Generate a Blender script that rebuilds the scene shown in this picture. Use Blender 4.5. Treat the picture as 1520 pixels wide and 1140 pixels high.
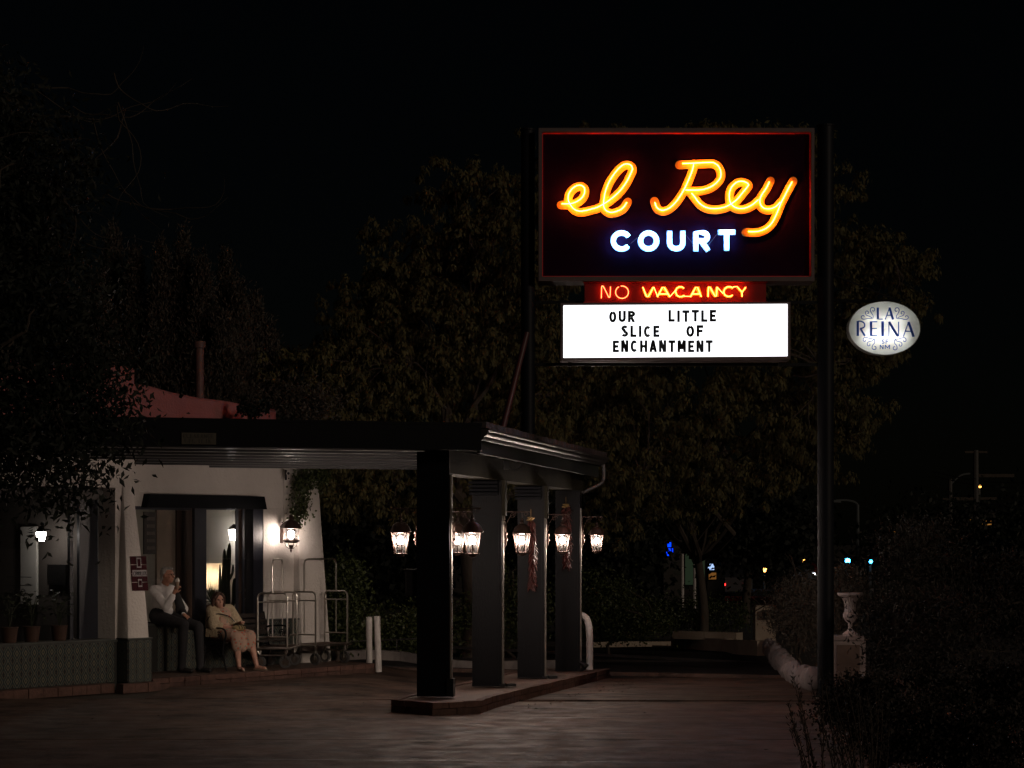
import bpy, math, random
import numpy as np
from mathutils import Vector, Matrix

random.seed(11)
rng = np.random.default_rng(11)
scn = bpy.context.scene
for o in list(bpy.data.objects):
    bpy.data.objects.remove(o)
COL = scn.collection

# ---------------------------------------------------------------- camera, sky, sun, exposure
CAMZ = 2.03
F = 2900.0 / 1520.0
cam_data = bpy.data.cameras.new('camera')
cam = bpy.data.objects.new('camera', cam_data)
COL.objects.link(cam)
cam.location = (0, 0, CAMZ)
cam.rotation_euler = (math.radians(90), 0, 0)
cam_data.sensor_width = 36
cam_data.lens = 36 * F
cam_data.shift_y = 236 / 1520.0
cam_data.clip_start = 0.1
cam_data.clip_end = 3000
scn.camera = cam

SUN_ELEV, SUN_ROT = 13.0, 136.0      # degrees; the faint moon-like light comes from behind the camera, to the right
world = bpy.data.worlds.new('World')
scn.world = world
world.use_nodes = True
wn = world.node_tree
wn.nodes.clear()
sky = wn.nodes.new('ShaderNodeTexSky')
sky.sky_type = 'NISHITA'
sky.sun_disc = False
sky.sun_elevation = math.radians(SUN_ELEV)
sky.sun_rotation = math.radians(SUN_ROT)
bg = wn.nodes.new('ShaderNodeBackground')
bg.inputs['Strength'].default_value = 0.00022
wo = wn.nodes.new('ShaderNodeOutputWorld')
wn.links.new(sky.outputs[0], bg.inputs['Color'])
wn.links.new(bg.outputs[0], wo.inputs['Surface'])

sun_data = bpy.data.lights.new('sun', 'SUN')
sun_data.energy = 0.30
sun_data.angle = math.radians(7.0)
sun_data.color = (1.0, 0.80, 0.62)
sun = bpy.data.objects.new('sun', sun_data)
COL.objects.link(sun)
az, el = math.radians(SUN_ROT), math.radians(SUN_ELEV)
to_sun = Vector((math.sin(az) * math.cos(el), math.cos(az) * math.cos(el), math.sin(el)))
sun.rotation_euler = to_sun.to_track_quat('Z', 'Y').to_euler()

scn.view_settings.view_transform = 'Standard'
scn.view_settings.look = 'None'
scn.view_settings.exposure = 0
scn.view_settings.gamma = 1
scn.view_settings.use_curve_mapping = False
scn.render.engine = 'CYCLES'
scn.cycles.use_denoising = True
try:
    scn.cycles.denoiser = 'OPENIMAGEDENOISE'
    scn.cycles.denoising_input_passes = 'RGB_ALBEDO_NORMAL'
except Exception:
    pass
scn.cycles.use_light_tree = True
scn.cycles.max_bounces = 6
scn.cycles.diffuse_bounces = 3
scn.cycles.transparent_max_bounces = 12
scn.cycles.sample_clamp_indirect = 3.0
scn.cycles.sample_clamp_direct = 0.0
scn.cycles.caustics_reflective = False
scn.cycles.caustics_refractive = False

# ---------------------------------------------------------------- helpers
def P(px, py, D):
    """the place D metres away that a line of sight through photo point (px, py) reaches"""
    return Vector(((px - 760) * D / 2900.0, D, CAMZ - (py - 806) * D / 2900.0))

def smooth(a, b, x):
    t = min(1, max(0, (x - a) / (b - a)))
    return t * t * (3 - 2 * t)

def G(x, y):
    """height of the paving: level by the porch, falling gently away down the drive"""
    return -0.0264 * min(max(0.0, y - 24.0), 31.0) * smooth(-2.6, -0.6, x)

# the building stands at an angle: u runs along its front, n stands out from it
A0 = Vector((-5.38, 29.0, 0))
BU = Vector((0.6657, 0.7463, 0))
BN = Vector((0.7463, -0.6657, 0))
BANG = math.atan2(BU.y, BU.x)
def B(u, n, z):
    return A0 + BU * u + BN * n + Vector((0, 0, z))
def bu(px, n=0.0):
    k = (px - 760) / 2900.0
    return (k * (29.0 - .6657 * n) + 5.38 - .7463 * n) / (.6657 - .7463 * k)

class MB:
    def __init__(s):
        s.v = []; s.f = []
    def add(s, vs, fs):
        o = len(s.v)
        s.v += [tuple(p) for p in vs]
        s.f += [tuple(i + o for i in f) for f in fs]
        return s
    def hexa(s, c):
        """c: 4 bottom corners then 4 top corners"""
        return s.add(c, [(3, 2, 1, 0), (4, 5, 6, 7), (0, 1, 5, 4), (1, 2, 6, 5), (2, 3, 7, 6), (3, 0, 4, 7)])
    def box(s, c, d, rz=0.0, M=None):
        x, y, z = d[0] / 2, d[1] / 2, d[2] / 2
        pts = [Vector(p) for p in ((-x, -y, -z), (x, -y, -z), (x, y, -z), (-x, y, -z), (-x, -y, z), (x, -y, z), (x, y, z), (-x, y, z))]
        R = M if M is not None else Matrix.Rotation(rz, 3, 'Z')
        return s.hexa([R @ p + Vector(c) for p in pts])
    def bbox(s, u0, u1, n0, n1, z0, z1):
        """box in the building's own axes"""
        return s.hexa([B(u0, n1, z0), B(u1, n1, z0), B(u1, n0, z0), B(u0, n0, z0), B(u0, n1, z1), B(u1, n1, z1), B(u1, n0, z1), B(u0, n0, z1)])
    def prism(s, poly, z0, z1):
        """poly counter-clockwise in plan"""
        n = len(poly)
        zz0 = z0 if callable(z0) else (lambda x, y: z0)
        zz1 = z1 if callable(z1) else (lambda x, y: z1)
        vs = [(p[0], p[1], zz0(p[0], p[1])) for p in poly] + [(p[0], p[1], zz1(p[0], p[1])) for p in poly]
        fs = [tuple(range(n - 1, -1, -1)), tuple(range(n, 2 * n))] + [(i, (i + 1) % n, (i + 1) % n + n, i + n) for i in range(n)]
        return s.add(vs, fs)
    def tube(s, pts, r, seg=8, caps=True, up=None):
        pts = [Vector(p) for p in pts]
        n = len(pts)
        rr = r if isinstance(r, (list, tuple)) else [r] * n
        vs = []; ref = None
        for i, p in enumerate(pts):
            t = (pts[min(i + 1, n - 1)] - pts[max(i - 1, 0)])
            if t.length < 1e-9: t = Vector((0, 0, 1))
            t.normalize()
            if ref is None:
                ref = Vector((0, 0, 1)) if abs(t.z) < .9 else Vector((1, 0, 0))
                ref = (ref - t * ref.dot(t)).normalized()
            else:
                ref = ref - t * ref.dot(t)
                if ref.length < 1e-6:
                    ref = t.orthogonal()
                ref.normalize()
            b = t.cross(ref)
            for k in range(seg):
                a = 2 * math.pi * k / seg
                vs.append(p + (ref * math.cos(a) + b * math.sin(a)) * rr[i])
        fs = []
        for i in range(n - 1):
            for k in range(seg):
                a = i * seg + k; c = i * seg + (k + 1) % seg
                fs.append((a, c, c + seg, a + seg))
        if caps:
            fs.append(tuple(range(seg - 1, -1, -1)))
            fs.append(tuple(range((n - 1) * seg, n * seg)))
        return s.add(vs, fs)
    def lathe(s, prof, c=(0, 0, 0), seg=16, rot=0.0, sx=1, sy=1):
        """prof: (radius, z) from bottom to top"""
        c = Vector(c); vs = []
        for r, z in prof:
            for k in range(seg):
                a = 2 * math.pi * (k + rot) / seg
                vs.append(c + Vector((r * math.cos(a) * sx, r * math.sin(a) * sy, z)))
        n = len(prof); fs = []
        for i in range(n - 1):
            for k in range(seg):
                a = i * seg + k; b = i * seg + (k + 1) % seg
                fs.append((a, b, b + seg, a + seg))
        fs.append(tuple(range(seg - 1, -1, -1))); fs.append(tuple(range((n - 1) * seg, n * seg)))
        return s.add(vs, fs)
    def ball(s, c, r, seg=10, rings=6, M=None):
        if not isinstance(r, (tuple, list)): r = (r, r, r)
        vs = []; c = Vector(c)
        M = M or Matrix.Identity(3)
        for i in range(1, rings):
            th = math.pi * i / rings
            for k in range(seg):
                a = 2 * math.pi * k / seg
                vs.append(c + M @ Vector((r[0] * math.sin(th) * math.cos(a), r[1] * math.sin(th) * math.sin(a), -r[2] * math.cos(th))))
        vs.append(c + M @ Vector((0, 0, -r[2]))); vs.append(c + M @ Vector((0, 0, r[2])))
        fs = []
        for i in range(rings - 2):
            for k in range(seg):
                a = i * seg + k; b = i * seg + (k + 1) % seg
                fs.append((a, b, b + seg, a + seg))
        bo, to = len(vs) - 2, len(vs) - 1
        for k in range(seg):
            fs.append((bo, (k + 1) % seg, k))
            fs.append((to, (rings - 2) * seg + k, (rings - 2) * seg + (k + 1) % seg))
        return s.add(vs, fs)
    def capsule(s, p0, p1, r0, r1=None, seg=10):
        r1 = r0 if r1 is None else r1
        p0, p1 = Vector(p0), Vector(p1)
        d = (p1 - p0)
        L = d.length; d = d / L if L > 1e-6 else Vector((0, 0, 1))
        pts = []; rr = []
        for a in (-80, -50, -20):
            t = math.radians(a); pts.append(p0 + d * (math.sin(t) * r0)); rr.append(math.cos(t) * r0)
        pts.append(p0.copy()); rr.append(r0)
        pts.append(p1.copy()); rr.append(r1)
        for a in (20, 50, 80):
            t = math.radians(a); pts.append(p1 + d * (math.sin(t) * r1)); rr.append(math.cos(t) * r1)
        return s.tube(pts, rr, seg)
    def ribbon(s, path, w, y0, y1, tilt=0.0):
        """flat band of width w with round ends following path (x, z) in an XZ plane, its front at y0 and its back at y1"""
        n = len(path); pts = [Vector((p[0], p[1])) for p in path]
        L = []; R = []
        for i in range(n):
            t = (pts[min(i + 1, n - 1)] - pts[max(i - 1, 0)]).normalized()
            nn = Vector((-t.y, t.x))
            L.append(pts[i] + nn * w / 2); R.append(pts[i] - nn * w / 2)
        t0 = (pts[0] - pts[1]).normalized(); t1 = (pts[-1] - pts[-2]).normalized()
        def cap(c, t):
            out = []
            nn = Vector((-t.y, t.x))
            for k in range(1, 6):
                a = math.pi * k / 6
                out.append(c + (nn * math.cos(a) + t * math.sin(a)) * w / 2)
            return out
        # strip as quads plus two cap fans
        vs = []; fs = []
        yy = [y0 + tilt * i / max(1, n - 1) for i in range(n)]
        for i in range(n):
            for q in (L[i], R[i]):
                vs.append((q.x, yy[i], q.y)); vs.append((q.x, y1, q.y))
        for i in range(n - 1):
            a = 4 * i; b = 4 * (i + 1)
            fs += [(a, a + 2, b + 2, b), (a + 1, b + 1, b + 3, a + 3), (a, b, b + 1, a + 1), (a + 2, a + 3, b + 3, b + 2)]
        for idx, c, t in ((0, pts[0], t0), (n - 1, pts[-1], t1)):
            cp = cap(c, t)
            ring = [(L[idx] if idx else R[idx])] + []
            a = [c + (Vector((-t.y, t.x)) * w / 2)] + cp + [c - (Vector((-t.y, t.x)) * w / 2)]
            o = len(vs)
            for q in a:
                vs.append((q.x, yy[idx], q.y)); vs.append((q.x, y1, q.y))
            m = len(a)
            fs.append(tuple(o + 2 * k for k in range(m)))
            for k in range(m - 1):
                fs.append((o + 2 * k, o + 2 * k + 1, o + 2 * k + 3, o + 2 * k + 2))
        return s.add(vs, fs)
    def mesh(s, name):
        me = bpy.data.meshes.new(name)
        me.from_pydata(s.v, [], s.f)
        me.update()
        return me
    def build(s, name, mat, parent=None, smoothf=False, world=True):
        off = world_loc(parent) if (parent is not None and world) else Vector((0, 0, 0))
        if off.length > 0:
            s.v = [(p[0] - off.x, p[1] - off.y, p[2] - off.z) for p in s.v]
        me = s.mesh(name)
        me.materials.append(mat)
        if smoothf:
            me.polygons.foreach_set('use_smooth', [True] * len(me.polygons))
            try: me.set_sharp_from_angle(angle=math.radians(42))
            except Exception: pass
        return link(name, me, parent)

def world_loc(o):
    v = Vector((0, 0, 0))
    while o is not None:
        v += o.location; o = o.parent
    return v

def link(name, me, parent=None):
    o = bpy.data.objects.new(name, me)
    COL.objects.link(o)
    if parent is not None: o.parent = parent
    return o

def tag(o, label=None, cat=None, group=None, kind=None):
    if label: o['label'] = label
    if cat: o['category'] = cat
    if group: o['group'] = group
    if kind: o['kind'] = kind
    return o

def thing(name, label, cat, loc, group=None, rz=0.0):
    o = bpy.data.objects.new(name, None)
    o.empty_display_size = .1
    COL.objects.link(o)
    o.location = loc; o.rotation_euler = (0, 0, rz)
    return tag(o, label, cat, group)

def copy_tree(o, parent=None):
    c = o.copy(); COL.objects.link(c)
    c.parent = parent
    for ch in o.children: copy_tree(ch, c)
    return c

def place(proto, first, loc, rz, label, group=None):
    """the prototype itself the first time, copies after that"""
    o = proto if first else copy_tree(proto)
    o.location = loc; o.rotation_euler = (0, 0, rz); o['label'] = label
    if group: o['group'] = group
    return o

def catmull(pts, k=6):
    pts = [Vector(p) for p in pts]
    out = []
    n = len(pts)
    for i in range(n - 1):
        p0 = pts[max(i - 1, 0)]; p1 = pts[i]; p2 = pts[i + 1]; p3 = pts[min(i + 2, n - 1)]
        for j in range(k):
            t = j / k
            out.append(0.5 * ((2 * p1) + (p2 - p0) * t + (2 * p0 - 5 * p1 + 4 * p2 - p3) * t * t + (3 * p1 - p0 - 3 * p2 + p3) * t ** 3))
    out.append(pts[-1])
    return out

def arc(cx, cy, rx, ry, a0, a1, n=14):
    return [(cx + rx * math.cos(math.radians(a0 + (a1 - a0) * i / n)), cy + ry * math.sin(math.radians(a0 + (a1 - a0) * i / n))) for i in range(n + 1)]

# ---------------------------------------------------------------- materials
MATS = {}
def mat(name, col, rough=.6, metal=0.0, var=0.0, scale=5.0, bump=0.0, bscale=40.0, col2=None, spec=.5, stretch=(1, 1, 1), island=False, coat=0.0, transl=0.0):
    if name in MATS: return MATS[name]
    m = bpy.data.materials.new(name); m.use_nodes = True
    nt = m.node_tree; bs = nt.nodes['Principled BSDF']
    bs.inputs['Base Color'].default_value = (*col, 1)
    bs.inputs['Roughness'].default_value = rough
    bs.inputs['Metallic'].default_value = metal
    bs.inputs['Specular IOR Level'].default_value = spec
    if coat: bs.inputs['Coat Weight'].default_value = coat
    tc = nt.nodes.new('ShaderNodeTexCoord')
    mp = nt.nodes.new('ShaderNodeMapping'); mp.inputs['Scale'].default_value = stretch
    nt.links.new(tc.outputs['Object'], mp.inputs['Vector'])
    if var > 0 or col2:
        rp = nt.nodes.new('ShaderNodeValToRGB')
        c2 = col2 or tuple(c * (1 - var) for c in col)
        rp.color_ramp.elements[0].color = (*c2, 1); rp.color_ramp.elements[0].position = .3
        rp.color_ramp.elements[1].color = (*[min(1, c * (1 + var * .4)) for c in col], 1); rp.color_ramp.elements[1].position = .72
        if island:
            ge = nt.nodes.new('ShaderNodeNewGeometry')
            nt.links.new(ge.outputs['Random Per Island'], rp.inputs[0])
            rp.color_ramp.elements[0].position = 0; rp.color_ramp.elements[1].position = 1
        else:
            nz = nt.nodes.new('ShaderNodeTexNoise'); nz.inputs['Scale'].default_value = scale
            nz.inputs['Detail'].default_value = 8; nz.inputs['Roughness'].default_value = .62
            nt.links.new(mp.outputs[0], nz.inputs['Vector'])
            nt.links.new(nz.outputs[0], rp.inputs[0])
        nt.links.new(rp.outputs[0], bs.inputs['Base Color'])
    if bump > 0:
        nb = nt.nodes.new('ShaderNodeTexNoise'); nb.inputs['Scale'].default_value = bscale
        nb.inputs['Detail'].default_value = 5
        nt.links.new(mp.outputs[0], nb.inputs['Vector'])
        bp = nt.nodes.new('ShaderNodeBump'); bp.inputs['Strength'].default_value = bump; bp.inputs['Distance'].default_value = .02
        nt.links.new(nb.outputs[0], bp.inputs['Height']); nt.links.new(bp.outputs[0], bs.inputs['Normal'])
    if transl > 0:
        out = nt.nodes['Material Output']
        tr = nt.nodes.new('ShaderNodeBsdfTranslucent'); mx = nt.nodes.new('ShaderNodeMixShader'); mx.inputs[0].default_value = transl
        if var > 0 or col2: nt.links.new(rp.outputs[0], tr.inputs[0])
        else: tr.inputs[0].default_value = (*col, 1)
        nt.links.new(bs.outputs[0], mx.inputs[1]); nt.links.new(tr.outputs[0], mx.inputs[2]); nt.links.new(mx.outputs[0], out.inputs[0])
    MATS[name] = m
    return m

def emit(name, col, strength, base=(0.8, .8, .8)):
    if name in MATS: return MATS[name]
    m = bpy.data.materials.new(name); m.use_nodes = True
    bs = m.node_tree.nodes['Principled BSDF']
    bs.inputs['Base Color'].default_value = (*base, 1)
    bs.inputs['Emission Color'].default_value = (*col, 1)
    bs.inputs['Emission Strength'].default_value = strength
    bs.inputs['Roughness'].default_value = .3
    MATS[name] = m
    return m

def glass_mat(name, tint=(1, 1, 1), frost=0.0, gloss=.12):
    """thin pane: clear with a weak mirror, or frosted to a share"""
    m = bpy.data.materials.new(name); m.use_nodes = True
    nt = m.node_tree; nt.nodes.remove(nt.nodes['Principled BSDF'])
    out = nt.nodes['Material Output']
    tr = nt.nodes.new('ShaderNodeBsdfTransparent'); tr.inputs[0].default_value = (*tint, 1)
    gl = nt.nodes.new('ShaderNodeBsdfGlossy'); gl.inputs['Roughness'].default_value = .02
    fr = nt.nodes.new('ShaderNodeFresnel'); fr.inputs[0].default_value = 1.45
    mu = nt.nodes.new('ShaderNodeMath'); mu.operation = 'ADD'; mu.inputs[1].default_value = gloss * .2
    nt.links.new(fr.outputs[0], mu.inputs[0])
    mx = nt.nodes.new('ShaderNodeMixShader')
    nt.links.new(mu.outputs[0], mx.inputs[0]); nt.links.new(tr.outputs[0], mx.inputs[1]); nt.links.new(gl.outputs[0], mx.inputs[2])
    last = mx
    if frost > 0:
        tl = nt.nodes.new('ShaderNodeBsdfTranslucent'); tl.inputs[0].default_value = (.9, .9, .9, 1)
        m2 = nt.nodes.new('ShaderNodeMixShader'); m2.inputs[0].default_value = frost
        nt.links.new(mx.outputs[0], m2.inputs[1]); nt.links.new(tl.outputs[0], m2.inputs[2]); last = m2
    nt.links.new(last.outputs[0], out.inputs[0])
    MATS[name] = m
    return m

STUCCO = mat('white_stucco', (.62, .58, .55), .9, var=.14, scale=1.3, bump=.5, bscale=26, spec=.2)
STUCCO_NEON = mat('neon_tinted_stucco', (.40, .165, .17), .9, var=.16, scale=1.6, bump=.5, bscale=26, spec=.2)  # white stucco with the sign's red neon light put into its colour
STUCCO2 = mat('tan_stucco', (.40, .33, .26), .9, var=.2, scale=2, bump=.4, bscale=30, spec=.2)
BLACKP = mat('black_paint', (.0036, .0040, .0062), .6, var=.3, scale=3, bump=.15, bscale=60, spec=.10)
POSTP = mat('charcoal_post_paint', (.0046, .0046, .0064), .6, spec=.18, var=.35, scale=2.2, bump=.2, bscale=55, stretch=(1, 1, .3))
BEAMP = mat('weathered_beam_paint', (.030, .026, .017), .8, spec=.1, var=.4, scale=2.0, bump=.2, bscale=30)
DECK = mat('pale_ceiling_boards', (.50, .49, .47), .55, var=.2, scale=4)
JOIST = mat('dark_joist_paint', (.030, .030, .034), .28, var=.2, scale=4)
METAL = mat('gutter_metal', (.085, .078, .078), .46, metal=.6, var=.2, scale=6)
CHROME = mat('brushed_cart_steel', (.55, .52, .48), .28, metal=1.0)
BRONZE = mat('bronze_lantern_metal', (.075, .045, .036), .45, metal=.5, var=.3, scale=8)
IRON = mat('black_iron', (.012, .012, .013), .4, metal=.3)
CONC = mat('drive_concrete', (.150, .092, .070), .7, col2=(.048, .034, .029), scale=.9, bump=.5, bscale=22, stretch=(.8, 1.25, 1), spec=.22)
nt = CONC.node_tree
b_ = nt.nodes['Principled BSDF']; tc_ = nt.nodes.new('ShaderNodeTexCoord')
n1 = nt.nodes.new('ShaderNodeTexNoise'); n1.inputs['Scale'].default_value = 3.2; n1.inputs['Detail'].default_value = 6; nt.links.new(tc_.outputs['Object'], n1.inputs['Vector'])
mr = nt.nodes.new('ShaderNodeMapRange'); mr.inputs[1].default_value = .35; mr.inputs[2].default_value = .65; mr.inputs[3].default_value = .6; mr.inputs[4].default_value = .85
nt.links.new(n1.outputs[0], mr.inputs[0]); nt.links.new(mr.outputs[0], b_.inputs['Roughness'])
# oil spots and worn patches of the paving itself
n2 = nt.nodes.new('ShaderNodeTexNoise'); n2.inputs['Scale'].default_value = 1.7; n2.inputs['Detail'].default_value = 9; n2.inputs['Roughness'].default_value = .7; nt.links.new(tc_.outputs['Object'], n2.inputs['Vector'])
r2 = nt.nodes.new('ShaderNodeValToRGB'); r2.color_ramp.elements[0].position = .36; r2.color_ramp.elements[0].color = (.30, .28, .27, 1); r2.color_ramp.elements[1].position = .50; r2.color_ramp.elements[1].color = (1, 1, 1, 1)
nt.links.new(n2.outputs[0], r2.inputs[0])
mxc = nt.nodes.new('ShaderNodeMixRGB'); mxc.blend_type = 'MULTIPLY'; mxc.inputs[0].default_value = 1
src = b_.inputs['Base Color'].links[0].from_socket
nt.links.new(src, mxc.inputs[1]); nt.links.new(r2.outputs[0], mxc.inputs[2]); nt.links.new(mxc.outputs[0], b_.inputs['Base Color'])
ASPH = mat('asphalt', (.030, .026, .026), .85, spec=.2, var=.6, scale=2, bump=.4, bscale=60)
EARTH = mat('dry_earth', (.060, .048, .038), .95, var=.4, scale=1.0, bump=.4, bscale=14)
BRICK = mat('worn_brick', (.13, .066, .050), .85, var=.5, scale=9, bump=.5, bscale=45)
FLAG = mat('brown_porch_floor', (.13, .085, .066), .6, var=.45, scale=1.6, bump=.3, bscale=22)
WHITEP = mat('white_painted_steel', (.62, .58, .56), .5, var=.2, scale=9)
PEDW = mat('pale_pedestal_stucco', (.36, .29, .28), .9, var=.3, scale=5, bump=.5, bscale=18)
STONEW = mat('whitewashed_stone', (.26, .22, .22), .9, var=.3, scale=5, bump=.6, bscale=18)
POLEP = mat('sign_pole_paint', (.009, .010, .015), .55, spec=.2, var=.2, scale=2, bump=.1, bscale=20)
CABINET = mat('sign_cabinet_paint', (.17, .125, .125), .5, var=.2, scale=3)
PANEL = mat('sign_face_dark', (.0150, .0030, .0150), .8, var=.3, scale=2.2, spec=.03)
YELLOWV = mat('bright_yellow_letter_paint', (.90, .80, .10), .6)
YELLOWP = mat('yellow_letter_paint', (.85, .52, .05), .6, var=.25, scale=9)
WHITEL = mat('white_letter_paint', (.80, .82, .86), .5, var=.2, scale=14)
REDBOX = mat('red_vacancy_paint', (.26, .008, .008), .5, var=.25, scale=5)
RETAIN = mat('red_retainer_edge', (.80, .06, .06), .4)
NEON_O = emit('orange_neon', (1.0, .155, .018), 80.0)
NEON_B = emit('blue_white_neon', (.12, .42, 1.0), 46.0)
NEON_R = emit('red_orange_neon', (1.0, .12, .020), 30.0)
MARQ = emit('marquee_face_light', (.95, .97, 1.0), 2.2)
BULB = emit('lantern_bulb', (1.0, .80, .67), 1700.0)
INK = mat('black_sign_letter', (.012, .013, .02), .4)
INKW = mat('worn_black_letter', (.020, .024, .034), .4, col2=(.09, .12, .17), scale=26)
CLEAR = glass_mat('clear_window_glass')
FROST = bpy.data.materials.new('seeded_lantern_glass'); FROST.use_nodes = True
nt = FROST.node_tree; nt.nodes.clear()
o_ = nt.nodes.new('ShaderNodeOutputMaterial'); t_ = nt.nodes.new('ShaderNodeBsdfTransparent'); l_ = nt.nodes.new('ShaderNodeBsdfTranslucent'); m_ = nt.nodes.new('ShaderNodeMixShader')
l_.inputs[0].default_value = (.0085, .0082, .0080, 1); m_.inputs[0].default_value = .5
nt.links.new(t_.outputs[0], m_.inputs[1]); nt.links.new(l_.outputs[0], m_.inputs[2]); nt.links.new(m_.outputs[0], o_.inputs[0])
LEAF_A = mat('ash_leaves', (.140, .122, .042), .75, col2=(.058, .054, .022), island=True, transl=.30)
LEAF_S = mat('dim_shrub_leaves', (.030, .021, .014), .7, col2=(.012, .010, .008), island=True, transl=.1)
LEAF_K = mat('dark_juniper_needles', (.042, .034, .026), .7, col2=(.014, .013, .010), island=True, transl=.1)
LEAF_B = mat('dark_leaves', (.016, .020, .011), .7, col2=(.007, .010, .006), island=True, transl=.2)
LEAF_J = mat('juniper_needles', (.090, .070, .052), .7, col2=(.028, .026, .020), island=True, transl=.1)
LEAF_G = mat('green_leaves', (.085, .105, .035), .5, col2=(.035, .050, .016), island=True, transl=.3)
LEAF_D = mat('dry_grey_twigs', (.12, .105, .085), .8, col2=(.05, .042, .033), island=True, transl=.1)
BARK = mat('rough_bark', (.075, .058, .045), .9, var=.4, scale=8, bump=.6, bscale=22, stretch=(1, 1, .25))
SKIN_M = mat('ruddy_skin', (.42, .20, .13), .55, var=.1, scale=20)
SKIN_F = mat('fair_skin', (.50, .27, .20), .55, var=.08, scale=20)
# ---------------------------------------------------------------- ground and paving
def ground_grid(name, xs, ys, zoff, m, kind='structure'):
    vs = []; fs = []
    for y in ys:
        for x in xs:
            vs.append((x, y, G(x, y) + zoff))
    nx = len(xs)
    for j in range(len(ys) - 1):
        for i in range(nx - 1):
            a = j * nx + i
            fs.append((a, a + 1, a + nx + 1, a + nx))
    mb = MB(); mb.add(vs, fs)
    return tag(mb.build(name, m, None, True), kind=kind)
xs = [-900, -300, -80, -30, -14] + [-9 + .5 * i for i in range(37)] + [12, 16, 30, 80, 300, 900]
ys = [-60, -10, 0, 6, 10, 14] + [16 + .6 * i for i in range(70)] + [62, 80, 140, 300, 900, 2600]
ground_grid('ground', xs, ys, -.045, EARTH)
road = ground_grid('street', [-60, -20, -9, -4, 0, 4, 9, 20, 60], [2, 4, 6, 8, 10, 12, 14, 16.6], -.036, ASPH)
far_road = MB(); far_road.add([(8, 95, -.80), (34, 95, -.80), (60, 420, -.80), (20, 420, -.80)], [(0, 1, 2, 3)])
tag(far_road.build('road_beyond', ASPH), kind='structure')

drive = MB()
drv = tag(bpy.data.objects.new('driveway', None), kind='structure'); COL.objects.link(drv)
rows = [16.7, 20.2, 25.5, 32.8, 40.5, 52.5]
cols = [-8.6, 6.4]
for j in range(len(rows) - 1):
    for i in range(len(cols) - 1):
        x0, x1, y0, y1 = cols[i] + .012, cols[i + 1] - .012, rows[j] + .012, rows[j + 1] - .012
        if y0 > 30: x1 = 5.2
        if y0 > 23: x0 = -4.8
        if y0 > 31: x0 = -3.2
        if y0 > 36: x0 = -1.2
        n = 14; top = []; dz = random.uniform(-.004, .004)
        for b in range(n + 1):
            for a in range(n + 1):
                x = x0 + (x1 - x0) * a / n; y = y0 + (y1 - y0) * b / n
                top.append((x, y, G(x, y) + dz))
        fs = [(b * (n + 1) + a, b * (n + 1) + a + 1, (b + 1) * (n + 1) + a + 1, (b + 1) * (n + 1) + a) for b in range(n) for a in range(n)]
        mb = MB(); mb.add(top, fs)
        e = [(x0, y0), (x1, y0), (x1, y1), (x0, y1)]
        mb.add([(x, y, G(x, y) + dz) for x, y in e] + [(x, y, G(x, y) - .06) for x, y in e], [(0, 4, 5, 1), (1, 5, 6, 2), (2, 6, 7, 3), (3, 7, 4, 0)])
        mb.build('slab', ASPH if j in (3, 4) else CONC, drv)
# seam sealer lines wandering over the slabs
for k, (xa, ya, xb, yb) in enumerate([(-4.6, 21.0, -1.9, 22.4), (-3.9, 25.9, -2.0, 27.6), (.6, 20.9, 3.6, 21.4), (1.0, 23.9, 2.2, 26.8), (2.6, 26.2, 4.6, 26.9), (.2, 22.6, 3.2, 22.9), (1.4, 25.2, 4.0, 25.5), (-2.8, 18.3, 1.6, 18.0), (1.9, 28.0, 4.3, 28.6)]):
    pts = [Vector((xa + (xb - xa) * t / 12, ya + (yb - ya) * t / 12 + random.uniform(-.03, .03), 0)) for t in range(13)]
    vs = []
    for q in pts:
        w = random.uniform(.006, .016); z = G(q.x, q.y) + .0075
        vs += [(q.x, q.y - w, z), (q.x, q.y + w, z)]
    MB().add(vs, [(2 * i, 2 * i + 2, 2 * i + 3, 2 * i + 1) for i in range(12)]).build('crack', INK, drv)
# dry litter on the drive
mb = MB()
for k in range(150):
    if random.random() < .6:
        y = random.uniform(23, 34); t = (y - 23.5) * .225
        x = -.1 + t + abs(random.gauss(0, .35))
    else:
        x = random.uniform(-5, 5); y = random.uniform(18, 40)
    z = G(x, y) + .008; a = random.uniform(0, 6.28); s = random.uniform(.012, .035)
    c, d = math.cos(a) * s, math.sin(a) * s
    mb.add([(x - c, y - d, z), (x + d * .4, y - c * .4, z + .006), (x + c, y + d, z + .002), (x - d * .4, y + c * .4, z + .008)], [(0, 1, 2, 3)])
tag(mb.build('leaf_litter', LEAF_D), 'small dry leaves blown over the concrete drive', 'leaves', kind='stuff')

# ---------------------------------------------------------------- lantern island with its brick edging
PW = .40
ROWDIR = Vector((.2367, 1, 0))
def post_pos(i):            # centre of the post's front face
    d = 23.9 + 2.633 * i
    return Vector((-.966 + .2367 * (d - 23.9) * 1.0, d, 0))
isl = thing('curb_island', 'long low island with brick edging that the four black posts stand on', 'island', (-.95, 24.0, 0))
def island_z(x, y): return .15 - .0264 * max(0, y - 24.0)
i_poly = [(-1.455, 23.45), (-.93, 22.95), (-.37, 23.30), (1.66, 32.9), (.30, 33.3)]
i_in = [(-1.36, 23.52), (-.92, 23.09), (-.47, 23.40), (1.55, 32.8), (.42, 33.2)]
MB().prism(i_in, lambda x, y: island_z(x, y) - .5, lambda x, y: island_z(x, y) - .004).build('top_slab', mat('island_cement', (.165, .105, .082), .75, col2=(.085, .055, .045), scale=2.2, bump=.4, bscale=24), isl)
proto_brick = {}
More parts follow.
